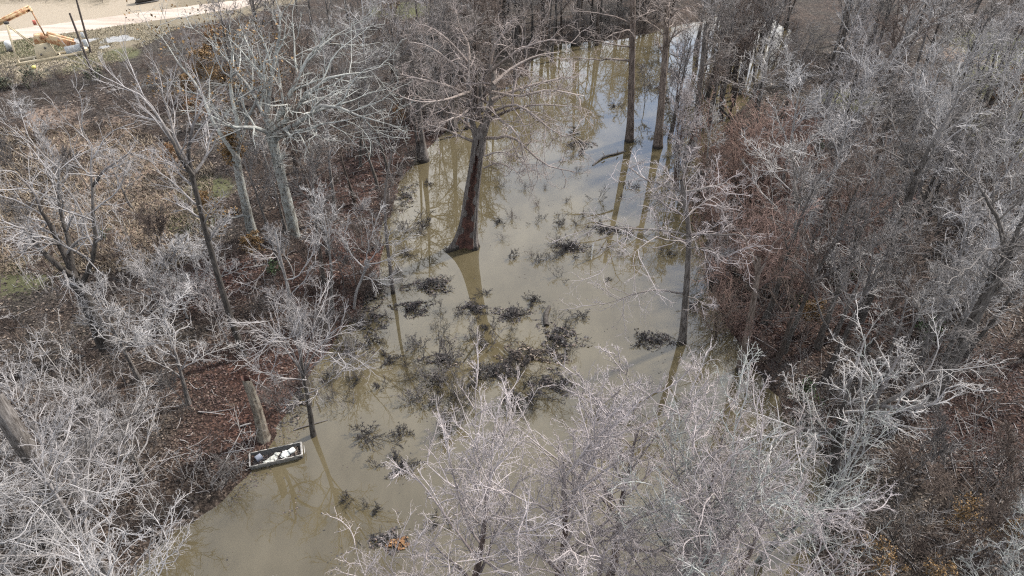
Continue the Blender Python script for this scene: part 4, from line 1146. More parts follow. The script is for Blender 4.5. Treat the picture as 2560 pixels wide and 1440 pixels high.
wood([(1650, 330), (1780, 330), (1760, 560), (1800, 860), (1740, 860), (1690, 560)], 12, 331, ['sap_b', 'sap_a', 'bush_a', 'tall_a'], (0.6, 1.0), ['pink', 'grey', 'brown', 'pale'], 'waterside_tree',
     [(1700, 380, 'in water near the leaning cypress'), (1750, 480, 'in water before the pinkish bushes'), (1780, 720, 'in water near the red trunk')], 'trees standing along the right waterline', wet=True, dry=False, gap=1.2)
wood([(1010, 420), (1150, 300), (1280, 205), (1370, 130), (1400, 150), (1250, 260), (1080, 400)], 12, 332, ['tall_c', 'tall_b', 'cyp_b', 'tall_c'], (0.8, 1.05), ['grey', 'greywood', 'brown'], 'waterside_tree',
     [(1050, 400, 'in water at the left pond head'), (1180, 290, 'in water behind the hollow cypress'), (1340, 160, 'in water at the far bank')], 'trees standing at the pond head', wet=True, dry=False, gap=1.2)
wood([(1180, 60), (1500, 30), (1720, -10), (1730, 40), (1600, 78), (1480, 98), (1330, 108)], 34, 333, ['bush_a', 'bush_c', 'broad_c', 'broad_a', 'tall_c'], (0.8, 1.25), ['brown', 'dark', 'grey'], 'far_bank_tree',
     [(1250, 60, 'at the pond head behind the hollow crown'), (1400, 80, 'crowding the far waterline'), (1520, 50, 'behind the straight cypress'), (1680, 20, 'behind the twin cypress tops')], 'growth on the far bank', gap=1.3)
wood([(1600, 170), (1780, 110), (1785, 330), (1700, 430), (1680, 620), (1640, 420), (1610, 300)], 12, 334, ['tall_a', 'sap_a', 'tall_b', 'sap_b'], (0.55, 0.9), ['grey', 'brown', 'pink'], 'waterside_tree',
     [(1690, 200, 'in water behind the twin cypresses'), (1700, 350, 'in water at the twin cypress feet'), (1670, 540, 'in water amid the drooping boughs')], 'slim trees standing in the pond', wet=True, dry=False, gap=1.4)
wood([(1230, 420), (1450, 300), (1560, 420), (1600, 640), (1500, 760), (1330, 720), (1220, 600)], 14, 335, ['bush_d', 'bush_b'], (0.16, 0.34), ['grey', 'brownbrush', 'greybrush'], 'drowned_bush',
     [(1300, 500, 'in open water right of the hollow trunk'), (1450, 400, 'in water below the fallen log'), (1500, 600, 'in water near the white stake'), (1400, 720, 'in the grey middle of the pond')], 'small bushes drowned in the pond', wet=True, dry=False, gap=1.8, cat='bush', noun='bush')
wood([(790, 980), (870, 830), (950, 720), (1010, 560), (1060, 560), (1010, 760), (930, 900), (860, 1040)], 12, 336, ['bush_d', 'bush_b'], (0.2, 0.42), ['grey', 'brownbrush', 'greybrush'], 'drowned_bush',
     [(840, 950, 'in water above the boat tree'), (930, 800, 'in water beside the large floating mat'), (1010, 620, 'in water right of the dead stem')], 'small bushes drowned along the left bank', wet=True, dry=False, gap=1.4, cat='bush', noun='bush')
for i, (px, py, s_, lab) in enumerate([(560, 180, 0.7, 'ochre-leaved bushy tree behind the orange-leaved pale tree'), (480, 260, 0.5, 'ochre bush at the wood edge near the clearing'), (610, 420, 0.45, 'ochre bush between the dark trunk and pale trees'),
                                     (440, 430, 0.4, 'small ochre bush in the dry grass right of the white crown'), (525, 560, 0.4, 'small ochre bush before the dark trunk'), (700, 250, 0.6, 'ochre-leaved tree behind the thick forking crown'), (2060, 620, 0.4, 'low ochre bush among pinkish thickets'), (2010, 830, 0.4, 'low ochre bush on the right slope')]):
    plant(['leaf_a', 'leaf_b'][i % 2], on_ground(px, py), i * 1.1, s_, M['brown'], 'ochre_bush', lab, 'bush', 'autumn leaved growth', M['leaf_ochre'] if i % 3 else M['leaf_orange'])

# ------------------------------------------------------------------ undergrowth, fallen leaves, dry grass (uncountable)
def brush_proto(seed, stems, h, spread, kids, twigs, r0=0.016, wig=0.14, rmin=0.006):
    rng = np.random.default_rng(seed)
    a = rng.uniform(0, 6.28, stems); tilt = rng.uniform(0.1, spread, stems)
    d = norm(np.stack([np.cos(a) * tilt, np.sin(a) * tilt, np.ones(stems)], -1))
    pos = np.stack([np.cos(a) * 0.2, np.sin(a) * 0.2, np.full(stems, -0.15)], -1) * rng.uniform(0.3, 1.5, (stems, 1))
    pos[:, 2] = -0.15
    P = walk(rng, pos, d, h * rng.uniform(0.6, 1.15, stems), 5, wig, 0.03)
    R = r0 * (1 - 0.6 * np.linspace(0, 1, 5))[None] * np.ones((stems, 1))
    tb = Tubes().add(P, R, 3)
    P2, R2 = spawn(rng, P, R, kids, t=(0.2, 1.0), ang=42, lr=0.5, pts=4, wig=0.2, rr=0.6, rtip=0.006)
    tb.add(P2, np.maximum(R2, rmin), 3)
    if twigs:
        P3, R3 = spawn(rng, P2, R2, twigs, t=(0.15, 1.0), ang=45, lr=0.55, pts=2, wig=0.1, rr=0.7, rtip=0.005)
        tb.add(P3, np.maximum(R3, rmin), 3)
    return np.concatenate(tb.v), np.concatenate(tb.q), np.concatenate(tb.r)

BR = [brush_proto(400 + i, 5, 2.0, 0.75, 5, 4) for i in range(6)]
BRD = [brush_proto(420 + i, 7, 1.5, 1.1, 6, 5, 0.014, 0.2) for i in range(5)]

BRL = [brush_proto(440 + i, 4, 3.4, 0.55, 5, 3, 0.021, 0.13, 0.0085) for i in range(6)]

def land_px(poly, count, seed, wet=False):
    """points spread evenly over a region of the picture, put down on dry land"""
    rng = np.random.default_rng(seed)
    P = poly_px(poly)
    x = rng.uniform(P[:, 0].min(), P[:, 0].max(), count * 6); y = rng.uniform(P[:, 1].min(), P[:, 1].max(), count * 6)
    k = inside(x, y, P); x, y = x[k], y[k]
    u, v = (x - 1280) / F_PX, (720 - y) / F_PX
    dz = -SP + v * CP
    t = (0.45 - CAM_H) / dz
    X, Y = u * t, (CP + v * SP) * t
    if not wet:
        k = ~inside(X, Y, POND) | (seg_dist(X, Y, POND) < 0.25)
        X, Y = X[k], Y[k]
    return X[:count], Y[:count]

def joined(name, protos, X, Y, scales, mat, seed, label, cat='undergrowth', z=None):
    rng = np.random.default_rng(seed)
    if z is None:
        k = ~in_clear(X, Y) | (rng.random(len(X)) < 0.35)
        X, Y = X[k], Y[k]
    Z = sheet_z(X, Y) if z is None else np.full(len(X), z)
    vs, qs, rs, off = [], [], [], 0
    for x, y, zz in zip(X, Y, Z):
        v, q, r = protos[rng.integers(len(protos))]
        s = rng.uniform(*scales); a = rng.uniform(0, 6.28)
        c, sn = math.cos(a) * s, math.sin(a) * s
        w = np.stack([v[:, 0] * c - v[:, 1] * sn + x, v[:, 0] * sn + v[:, 1] * c + y, v[:, 2] * s + zz], -1)
        vs.append(w); qs.append(q + off); rs.append(r); off += len(v)
    me = new_mesh(name, np.concatenate(vs), np.concatenate(qs), None, mat, True, np.concatenate(rs))
    return link(name, me, None, kind='stuff', label=label, cat=cat)

LEFT = [(-100, 330), (300, 210), (700, 200), (1180, 200), (1050, 380), (980, 520), (940, 700), (850, 820), (760, 960), (640, 1150), (480, 1270), (300, 1440), (-100, 1440)]
RIGHT = [(1780, 420), (1900, 220), (2100, 90), (2660, 60), (2660, 1440), (2060, 1440), (2090, 1220), (1960, 1040), (1860, 850)]
X, Y = land_px(LEFT, 100, 501); joined('grey_undergrowth', BR, X, Y, (0.7, 1.5), M['greybrush'], 1, 'tangled grey twiggy undergrowth on the left bank')
X, Y = land_px([(640, 250), (1150, 250), (1000, 480), (930, 740), (820, 860), (700, 1000), (560, 980), (500, 600)], 70, 502); joined('brown_undergrowth', BRD, X, Y, (0.7, 1.3), M['brownbrush'], 2, 'low brown undergrowth on the red litter slope')
X, Y = land_px(RIGHT, 180, 503); joined('dark_undergrowth', BR, X, Y, (0.7, 1.5), M['brownbrush'], 3, 'tangled dark brown undergrowth on the right bank')
X, Y = land_px([(1800, 400), (2120, 400), (2200, 800), (1900, 860), (1820, 560)], 70, 504); joined('pinkish_undergrowth', BRD, X, Y, (0.9, 1.7), M['redbrush'], 4, 'pinkish brown thicket on the right shore')
X, Y = land_px([(-60, 175), (60, 185), (250, 190), (330, 160), (480, 200), (560, 330), (300, 350), (-60, 330)], 75, 505); joined('dead_weeds', BRD, X, Y, (0.6, 1.3), M['brownbrush'], 5, 'dead brown weeds below the oil pump clearing')
X, Y = land_px([(-60, 195), (330, 175), (430, 270), (300, 345), (-60, 335)], 110, 507); joined('weed_thicket', BR, X, Y, (0.7, 1.2), M['greybrush'], 7, 'grey-tan weed thicket between the clearing and the white crown')
X, Y = land_px([(-60, 10), (-60, 30), (120, 20), (260, 8), (260, -40), (-60, -40)], 24, 506); joined('dead_weeds', BRD, X, Y, (0.8, 1.5), M['brownbrush'], 6, 'dead brown weeds beyond the dirt road')

X, Y = land_px(LEFT, 65, 511); joined('sapling_thicket', BRL, X, Y, (0.7, 1.5), M['pale'], 11, 'pale whippy sapling thicket on the left bank')
X, Y = land_px(RIGHT, 130, 512); joined('sapling_thicket', BRL, X, Y, (0.7, 1.6), M['grey'], 12, 'grey whippy sapling thicket on the right bank')
X, Y = land_px([(480, 160), (640, 60), (1250, 0), (1300, 130), (1150, 260), (1000, 330), (700, 260)], 90, 513); joined('sapling_thicket', BRL, X, Y, (0.9, 1.9), M['grey'], 13, 'grey sapling thicket behind the hollow cypress')

# fallen leaves
rng = np.random.default_rng(520)
lx, ly = [], []
for poly, cnt, sd in ((LEFT, 42000, 521), (RIGHT, 42000, 522)):
    X, Y = land_px(poly, cnt, sd); lx.append(X); ly.append(Y)
X = np.concatenate(lx); Y = np.concatenate(ly)
k = (RNG.random(len(X)) < 0.35) | (np.sin(X * 0.5 + 1) * np.sin(Y * 0.43) + 0.4 * np.sin(X * 1.3 + Y) > -0.1)
X, Y = X[k], Y[k]
red = np.zeros(len(X), bool)
for px, py, r in [(870, 480, 6), (950, 400, 5), (900, 620, 5), (800, 700, 5), (850, 800, 4), (640, 930, 5), (680, 1020, 3.5), (560, 700, 5), (1080, 330, 4), (780, 880, 4), (2430, 1060, 5), (2150, 780, 4), (2520, 1000, 6), (1930, 830, 4), (2050, 330, 6), (600, 1050, 4)]:
    c_ = ground(px, py, 0.4)
    red |= np.hypot(X - c_[0], Y - c_[1]) < r * (0.5 + 0.7 * rng.random(len(X)))
Cc = np.stack([X, Y, sheet_z(X, Y) + 0.035], -1)
sz = np.clip(np.hypot(X, Y) / 400, 0.09, 0.2)
for m_, nm, mt, lab in ((red, 'red_leaf_litter', M['litter_red'], 'red-brown fallen leaves in patches along both shores'), (~red, 'leaf_litter', M['litter'], 'fallen brown and tan leaves covering both banks')):
    v, q = quads_cloud(Cc[m_], sz[m_], rng, 0.6)
    link(nm, new_mesh(nm, v, q, None, mt, False), None, kind='stuff', label=lab, cat='leaves')

rng = np.random.default_rng(540)
sx, sy = [], []
for poly, cnt, sd in ((LEFT, 550, 541), (RIGHT, 700, 542)):
    X, Y = land_px(poly, cnt, sd); sx.append(X); sy.append(Y)
X = np.concatenate(sx); Y = np.concatenate(sy)
Cc = np.stack([X, Y, sheet_z(X, Y) + 0.07], -1)
d_ = norm(rng.normal(size=Cc.shape) * [1, 1, 0.12]) * (rng.uniform(0.4, 2.2, (len(X), 1)) ** 1.3) / 2
link('fallen_sticks', Tubes().add(np.stack([Cc - d_, Cc + rng.normal(size=Cc.shape) * 0.06, Cc + d_], 1), np.stack([rng.uniform(0.015, 0.045, len(X))] * 3, 1) * [1, 0.85, 0.5], 3).mesh('fallen_sticks', M['pale']), None, kind='stuff', label='fallen grey sticks strewn over the leaf litter', cat='sticks')

# dry grass of the clearing and the straw patches
def grass(name, poly, cnt, seed, mat, label, hgt=0.35):
    rng = np.random.default_rng(seed)
    X, Y = land_px(poly, cnt, seed)
    for px_, py_, rx_, ry_ in PUD:
        c_ = ground(px_, py_, 0.6)
        k = ((X - c_[0]) / rx_) ** 2 + ((Y - c_[1]) / ry_) ** 2 > 1.0 - 0.5 * rng.random(len(X))
        X, Y = X[k], Y[k]
    Z = sheet_z(X, Y)
    a = rng.uniform(0, 6.28, len(X)); w = 0.05 * rng.uniform(0.6, 1.5, len(X)); h = hgt * rng.uniform(0.4, 1.3, len(X))
    b = np.stack([X, Y, Z], -1)
    s = np.stack([np.cos(a) * w, np.sin(a) * w, 0 * a], -1)
    tip = b + np.stack([rng.normal(size=len(X)) * h * 0.7, rng.normal(size=len(X)) * h * 0.7, h], -1)
    V3 = np.stack([b - s, b + s, tip], 1).reshape(-1, 3)
    link(name, new_mesh(name, V3, None, np.arange(len(V3)).reshape(-1, 3), mat, False), None, kind='stuff', label=label, cat='grass')
grass('dry_grass', [(-60, 330), (300, 310), (540, 420), (520, 640), (420, 680), (-60, 700)], 26000, 530, M['straw'], 'dry tan grass between the left trees')
grass('field_grass', [(-60, 120), (-60, 210), (250, 185), (340, 130), (460, 70), (330, 62), (60, 100)], 16000, 531, leafy('field_straw', [(0.0, (0.08, 0.068, 0.042)), (0.5, (0.15, 0.128, 0.085)), (1.0, (0.22, 0.19, 0.13))]), 'short yellowed grass round the oil pump', 0.2)

# ------------------------------------------------------------------ shrubs and drift in the water
SHR = []
for i, (st, h_, sp_, kd, tw) in enumerate([(14, 1.2, 1.6, 7, 6), (7, 1.6, 0.8, 6, 6), (10, 0.9, 2.4, 6, 5), (5, 1.5, 1.2, 7, 7), (18, 0.8, 2.2, 5, 5), (4, 1.8, 1.6, 5, 5), (9, 1.3, 1.9, 8, 5)]):
    v, q, r = brush_proto(600 + i, st, h_, sp_, kd, tw, 0.024, 0.28, 0.012)
    v[:, 0] *= 1.25 - 0.1 * i; v[:, :2] += np.random.default_rng(i).normal(size=2) * 0.2
    SHR.append(new_mesh('water_shrub', v, q, None, M['wetbrush'], True, r))
def shrub(px, py, s, desc, mat='wetbrush', squash=0.7, k=[0]):
    k[0] += 1
    b = ground(px, py, 0.0)
    o = link('water_shrub', SHR[k[0] * 3 % 7], None, b, k[0] * 2.1, (s, s * (0.75 + 0.13 * (k[0] % 4)), s * squash * (0.7 + 0.2 * (k[0] % 3))), desc, 'shrub', 'shrubs standing in the pond')
    set_mat(o, M[mat])
for a in [(1436, 340, 1.3, 'dark low shrub in the blue reflection left of the straight cypress'), (1440, 375, 1.1, 'dark shrub just below the shrub in the blue reflection'),
          (1540, 262, 1.2, 'dark brush pile in the water upstream of the straight cypress'), (1485, 500, 1.3, 'upright dark shrub alone in mid water below the fallen log'),
          (1400, 562, 1.0, 'small dark shrub right of the hollow cypress'), (1510, 572, 1.3, 'wide dark shrub under the drooping boughs'), (1425, 630, 1.25, 'dark shrub beside the white stake'),
          (1352, 650, 0.8, 'small round dark clump left of the white stake'), (1560, 596, 1.2, 'dark clump under the tiered cypress boughs'), (1660, 635, 1.0, 'dark low clump at the foot of the drooping boughs'),
          (1405, 700, 0.75, 'small reddish dark clump in open grey water'), (1212, 735, 0.8, 'dark clump where the hollow cypress reflection ends'), (1605, 850, 1.3, 'dark shrub left of the tiered cypress foot'),
          (1742, 768, 0.8, 'dark shrub right of the tiered cypress trunk'), (1075, 945, 1.15, 'dark shrub in the middle of the lower pond'), (965, 968, 0.9, 'dark thin shrub left of the lower pond middle'),
          (1250, 945, 1.3, 'black shrub behind the pinkish foreground crown'), (1395, 985, 1.2, 'dark shrub right of the black shrub'), (922, 1092, 1.3, 'wide dark shrub right of the slender boat tree'),
          (1005, 1085, 1.1, 'dark shrub touching the left of the foreground crown'), (985, 1165, 1.2, 'forked dark shrub below its neighbour near the crown'), (866, 1262, 0.75, 'small bare bush alone in the murky lower water'),
          (925, 1262, 0.7, 'small grey bush right of the lone bush in murky water'), (1100, 1300, 1.1, 'dark shrub under the lowest pinkish boughs'), (855, 985, 0.8, 'dark sprig by the left bank above the wide shrub'),
          (1060, 565, 1.3, 'grey shrub left of the hollow cypress base'), (1072, 460, 0.8, 'round dark nest-like shrub below the bank trunks'), (1250, 560, 0.7, 'small dark sprig right of the hollow cypress trunk'),
          (1290, 640, 0.9, 'thin dark bush near the hollow cypress reflection'), (1180, 800, 1.1, 'dark bush in the reflection of the hollow cypress'), (1095, 855, 0.5, 'tiny dark sprig in open water'), (1030, 872, 0.7, 'small spiky dark sprig left of the tiny one'),
          (1450, 795, 1.1, 'dark shrub beside the upright black log'), (1520, 700, 0.5, 'tiny dark sprig under the lowest tier of boughs'), (1300, 990, 1.2, 'dark shrub hidden behind pinkish twigs'), (1480, 1040, 1.2, 'dark shrub in the shade of the foreground crown'),
          (1240, 820, 1.1, 'leafy dark shrub beside the drift mat'), (955, 620, 1.0, 'dark shrub on the left waterline above the dead stem foot'), (1000, 520, 1.1, 'dark shrub on the left waterline below the bank trunks'), (1020, 640, 0.9, 'dark shrub right of the dead stem'),
          (930, 860, 1.1, 'dark shrub beside the large floating mat'), (960, 900, 0.9, 'dark shrub right of the large floating mat'), (820, 960, 0.9, 'dark shrub hugging the bank behind the boat tree'), (880, 950, 0.8, 'dark shrub left of the thin lower pond shrub'),
          (1120, 620, 0.6, 'small dark sprig at the hollow cypress left foot'), (1330, 560, 0.7, 'dark sprig between hollow cypress and wide shrub'), (1590, 470, 0.7, 'dark sprig between the cypress reflections'), (1350, 300, 0.8, 'dark sprig in the upper pond left of the blue reflection'), (1340, 760, 0.9, 'dark shrub left of the upright black log')]:
    shrub(*a)
for a in [(1130, 900, 1.5, 'pale grey bush spreading over the lower pond'), (1180, 870, 1.4, 'pale grey bush behind its spreading neighbour'), (1060, 1010, 1.4, 'pale grey bush in front of the spreading one'), (1160, 1000, 1.4, 'pale grey bush touching the pinkish crown'),
          (1090, 960, 1.3, 'pale grey bush left of the spreading pond bush'), (1200, 940, 1.3, 'pale grey bush right of the spreading pond bush'), (1130, 1060, 1.3, 'pale grey bush nearest the pinkish crown'), (1010, 1000, 1.1, 'pale grey bush nearest the wide dark shrub'),
          (1240, 860, 1.1, 'pale grey bush beside the leaf bank'), (1050, 870, 1.0, 'pale grey bush above the spreading pond bush'), (880, 1010, 1.0, 'pale grey bush between boat tree and dark sprig'),
          (1010, 580, 1.2, 'pale grey bush on the left waterline by the dead stem'), (1290, 790, 1.1, 'grey bush rising from the drift beside the upright log')]:
    shrub(*a, mat='grey', squash=1.4)

def drift(px, py, rx, ry, n_leaf, n_stick, label, seed, mat=None, leafmat=None, hgt=0.22):
    rng = np.random.default_rng(seed)
    b = ground(px, py, 0.0)
    def pts(n):
        a = rng.uniform(0, 6.28, n); rr = rng.random(n) ** 0.6 * (1 + 0.35 * np.sin(3 * a + seed) + 0.25 * np.sin(5 * a + 2 * seed)) * 1.15
        return np.stack([np.cos(a) * rr * rx, np.sin(a) * rr * ry, rng.random(n) * hgt * np.clip(1.1 - rr, 0.05, 1)], -1)
    root = link('drift_mat', None, None, b, 0, 1.0, label, 'debris', 'drift floating on the pond')
    C1 = pts(n_leaf)
    C1 = C1[np.sin(C1[:, 0] * 4.1 + seed) * np.sin(C1[:, 1] * 3.7 + 2 * seed) > -0.35 * rng.random(len(C1)) - 0.05]
    v, q = quads_cloud(C1, 0.13, rng, 0.5)
    link('leaves', new_mesh('drift_leaves', v, q, None, mat or M['debris'], False), root)
    c = pts(n_stick) + [0, 0, 0.03]; d = rng.normal(size=(n_stick, 3)) * [1, 1, 0.25]; d = norm(d) * rng.uniform(0.3, 1.1, (n_stick, 1))
    mid = c + rng.normal(size=c.shape) * 0.06
    link('sticks', Tubes().add(np.stack([c - d / 2, mid, c + d / 2], 1), np.full((n_stick, 3), 0.014), 3).mesh('drift_sticks', M['wetbrush']), root)
    if leafmat:
        v, q = quads_cloud(pts(70) * [0.5, 0.5, 1] + [rx * 0.55, -ry * 0.25, 0.05], 0.17, rng, 0.5)
        e = link('fresh_leaves', new_mesh('drift_fresh_leaves', v, q, None, leafmat, False), root)
        e['label'] = 'orange leaves heaped on one edge'
drift(908, 800, 1.9, 2.0, 900, 120, 'large dark floating mat against the left bank', 701)
drift(1078, 715, 1.7, 1.0, 700, 160, 'dark heap of drift sticks right of the dead stem foot', 702, hgt=0.7)
drift(1035, 770, 1.3, 0.9, 500, 110, 'dark drift heap just below the stick heap', 703, hgt=0.5)
drift(1275, 785, 1.3, 0.8, 450, 90, 'dark drift mat with reddish upper edge in mid pond', 704, leafmat=None)
drift(1400, 850, 1.5, 1.8, 800, 140, 'dark leafy drift below the upright black log', 705, hgt=0.4)
drift(1320, 890, 2.2, 0.9, 900, 120, 'long reddish brown leaf bank floating behind the foreground crown', 706, mat=M['litter'], hgt=0.45)
drift(1380, 960, 1.6, 1.0, 600, 90, 'dark drift patch right of the black shrub', 707)
drift(970, 1352, 1.1, 0.62, 420, 60, 'small dark drift island with orange leaves in the murky lower water', 708, leafmat=M['leaf_orange'])
drift(1015, 400 + 90, 0.9, 2.2, 380, 80, 'dark drift along the bank beside the dead stem', 709)
drift(740, 1010, 0.9, 1.6, 300, 60, 'dark muddy drift on the bank edge behind the slender boat tree', 710)
drift(930, 730, 0.9, 1.6, 360, 70, 'dark drift pressed to the left bank above the large mat', 712)
drift(1180, 770, 1.1, 0.7, 320, 80, 'thin dark drift beside the hollow cypress reflection', 713)
drift(1250, 930, 1.5, 0.9, 520, 110, 'dark drift around the black shrub behind the crown', 714, hgt=0.35)
drift(1110, 900, 1.3, 0.8, 380, 90, 'dark drift below the spreading pond bush', 715)
drift(1430, 620, 1.3, 0.6, 320, 80, 'dark thin drift beside the white stake', 716)
drift(1530, 575, 1.6, 0.6, 360, 90, 'dark drift line under the drooping boughs', 717)
drift(1640, 850, 1.3, 0.9, 320, 80, 'dark drift left of the tiered cypress foot', 718)
drift(1450, 360, 1.6, 0.9, 320, 60, 'dark drift in the blue reflection', 719)
drift(870, 880, 1.2, 1.4, 420, 70, 'dark drift under the left bank below the large mat', 711)

def log_px(name, label, pts, r, mat, cat='log', z=None, forks=(), seed=1):
    """a log through picture points lying at height z"""
    rng = np.random.default_rng(seed)
    W = [ground(x, y, zz) for x, y, zz in pts]
    b = np.array(W[0]); 
    P = resample(W, 10)
    root = link(name, None, None, b, 0, 1.0, label, cat)
    link('stem', Tubes().add(P, np.linspace(r[0], r[1], 10), 8, 0.08, rng).mesh(name + '_stem', M[mat], b), root)
    for f, fr in forks:
        Pf = resample([ground(x, y, zz) for x, y, zz in f], 6)
        link('fork', Tubes().add(Pf, np.linspace(fr, fr * 0.4, 6), 6, 0.08, rng).mesh(name + '_fork', M[mat], b), root)
log_px('fallen_log', 'dark forked log half sunk left of the straight cypress foot', [(1482, 414, 0.0), (1495, 402, 0.08), (1512, 391, 0.12), (1540, 384, 0.1), (1563, 378, 0.05)], (0.09, 0.1), 'dark',
       forks=[([(1512, 391, 0.3), (1508, 383, 0.6), (1506, 378, 0.7)], 0.09), ([(1545, 381, 0.3), (1543, 375, 0.6)], 0.08)], seed=801)
log_px('black_log', 'upright black rotten log poking out beside the pale grey bush', [(1366, 815, 0.0), (1364, 795, 0.12), (1367, 780, 0.2), (1374, 766, 0.1)], (0.24, 0.13), 'dark', seed=802)
log_px('floating_branch', 'dark branch lying in the water before the slender boat tree', [(735, 1075, 0.02), (755, 1068, 0.06), (790, 1058, 0.04), (820, 1050, 0.02)], (0.06, 0.03), 'grey', 'branch', seed=803)
log_px('sunken_stick', 'thin bent stick in the water near the paired cypress reflections', [(1562, 452, 0), (1566, 460, 0.35), (1573, 471, 0)], (0.05, 0.04), 'dark', 'branch', seed=804)
log_px('sunken_stick', 'second thin bent stick right of its twin near the cypress reflections', [(1572, 450, 0), (1576, 460, 0.35), (1584, 470, 0)], (0.05, 0.04), 'dark', 'branch', seed=805)
log_px('slanting_log', 'dark slanting log among the flooded grey trunks', [(1868, 318, 0.1), (1830, 300, 1.2), (1800, 268, 2.6), (1760, 245, 4.2)], (0.2, 0.1), 'dark', seed=806)
log_px('fallen_branch', 'pale fallen branch on the litter left of the broken stump', [(600, 1066, 0.6), (612, 1062, 0.65), (628, 1058, 0.7)], (0.06, 0.05), 'pale', 'branch', seed=807)
log_px('fallen_branch', 'red-brown broken branch lying in the bottom left thicket', [(395, 1335, 0.5), (430, 1318, 0.8), (465, 1300, 1.2)], (0.12, 0.08), 'cypress', 'branch', seed=808)
stake_b = ground(1478, 648, 0.0)
st = link('white_stake', Tubes().add(np.array([stake_b - [0, 0, 0.5], stake_b + [0.02, 0, 0.8], stake_b + [0.06, 0, 1.75]]), np.array([0.055, 0.055, 0.05]), 7).mesh('white_stake', plain('white_paint', (0.42, 0.41, 0.38), 0.6), stake_b), None, stake_b,
          label='white upright stake standing in the water right of the hollow cypress', cat='stake')

# bushes leaning over the waterline
SH = [p_ for p_ in SHORE if 60 < p_[1] < 1350]
rng = np.random.default_rng(660)
shore_pts = []
for (xa, ya), (xb, yb) in zip(SH[:-1], SH[1:]):
    a3, b3 = ground(xa, ya), ground(xb, yb)
    for t in np.arange(0, 1, 1.9 / max(np.linalg.norm(b3 - a3), 1e-6)):
        shore_pts.append(a3 + (b3 - a3) * t)
count_side = {}
for p3 in shore_pts:
    if rng.random() < 0.25: continue
    x_, y_ = to_px(p3)
    if y_ < 380 and rng.random() < 0.72: continue
    if 600 < x_ < 790 and 1000 < y_ < 1200: continue
    left = x_ < 1300
    side = 'left' if left else 'right'
    p3 = p3 + np.array([(-0.5 if left else 0.5) * rng.uniform(0, 1.6), rng.normal() * 0.4, 0])
    p3[2] = gz(p3[0], p3[1])
    count_side[side] = count_side.get(side, 0) + 1
    if left:
        reach = next(t for lim, t in ((1000, 'below the boat'), (800, 'above the boat'), (640, 'at the dead stem'), (480, 'above the dead stem'), (330, 'nearing the pond head'), (-999, 'at the pond head')) if y_ > lim)
    else:
        reach = next(t for lim, t in ((1000, 'by the spreading bough'), (820, 'by the red trunk'), (640, 'below the pinkish bushes'), (480, 'at the pinkish bushes'), (330, 'above the pinkish bushes'), (200, 'in the flooded wood'), (110, 'deep in the flooded wood'), (-999, 'at the far end')) if y_ > lim)
    k3 = (side, reach); count_side[k3] = count_side.get(k3, 0) + 1
    mt = ['greybrush', 'brownbrush', 'grey'][rng.integers(3)] if left else ['greybrush', 'redbrush', 'brownbrush'][rng.integers(3)]
    nth = count_side[k3]
    plant(['bush_b', 'bush_d', 'bush_d', 'bush_a'][rng.integers(4)], p3, rng.uniform(0, 6.28), float(rng.uniform(0.35, 0.8)), M[mt], 'waterline_bush',
          f"{TONE[mt]} bush on the {side} waterline {reach}, {ORD[min(nth, 12) - 1]} along it", 'bush', 'bushes along the waterline')

# flecks of floating leaf and bark
rng = np.random.default_rng(670)
fx, fy = land_px([(600, 60), (2060, 60), (2100, 1440), (560, 1440)], 60000, 671, wet=True)
k = inside(fx, fy, POND); fx, fy = fx[k], fy[k]
dsh = seg_dist(fx, fy, POND)
cl = np.sin(fx * 0.9 + 1) * np.sin(fy * 0.8) + 0.6 * np.sin(fx * 2.1 + fy * 1.3) * np.sin(fy * 1.9 - fx)
keep = rng.random(len(fx)) < np.where(dsh < 1.6, 0.55, 0) + np.clip(cl - 0.7, 0, 1) * 0.5 + 0.003
fx, fy = fx[keep], fy[keep]
v, q = quads_cloud(np.stack([fx, fy, np.full(len(fx), 0.012)], -1), 0.075, rng, 3.0)
v[:, 2] = 0.008 + np.abs(v[:, 2] - 0.012) * 0.4
link('floating_debris', new_mesh('floating_debris', v, q, None, M['debris'], False), None, kind='stuff', label='flecks of dark leaf and bark floating on the pond', cat='debris')
X, Y = land_px([(1000, 800), (1150, 760), (1430, 780), (1480, 900), (1400, 1060), (1200, 1040), (1020, 1080), (980, 960)], 32, 672, wet=True)
joined('drowned_brush', BRD, X, Y, (0.5, 1.0), M['wetbrush'], 14, 'tangle of half-drowned dark twigs in the lower pond', z=-0.1)
X, Y = land_px([(1340, 520), (1560, 520), (1600, 640), (1380, 660)], 10, 673, wet=True)
joined('drowned_brush', BRD, X, Y, (0.4, 0.8), M['wetbrush'], 15, 'half-drowned dark twigs near the white stake', z=-0.1)

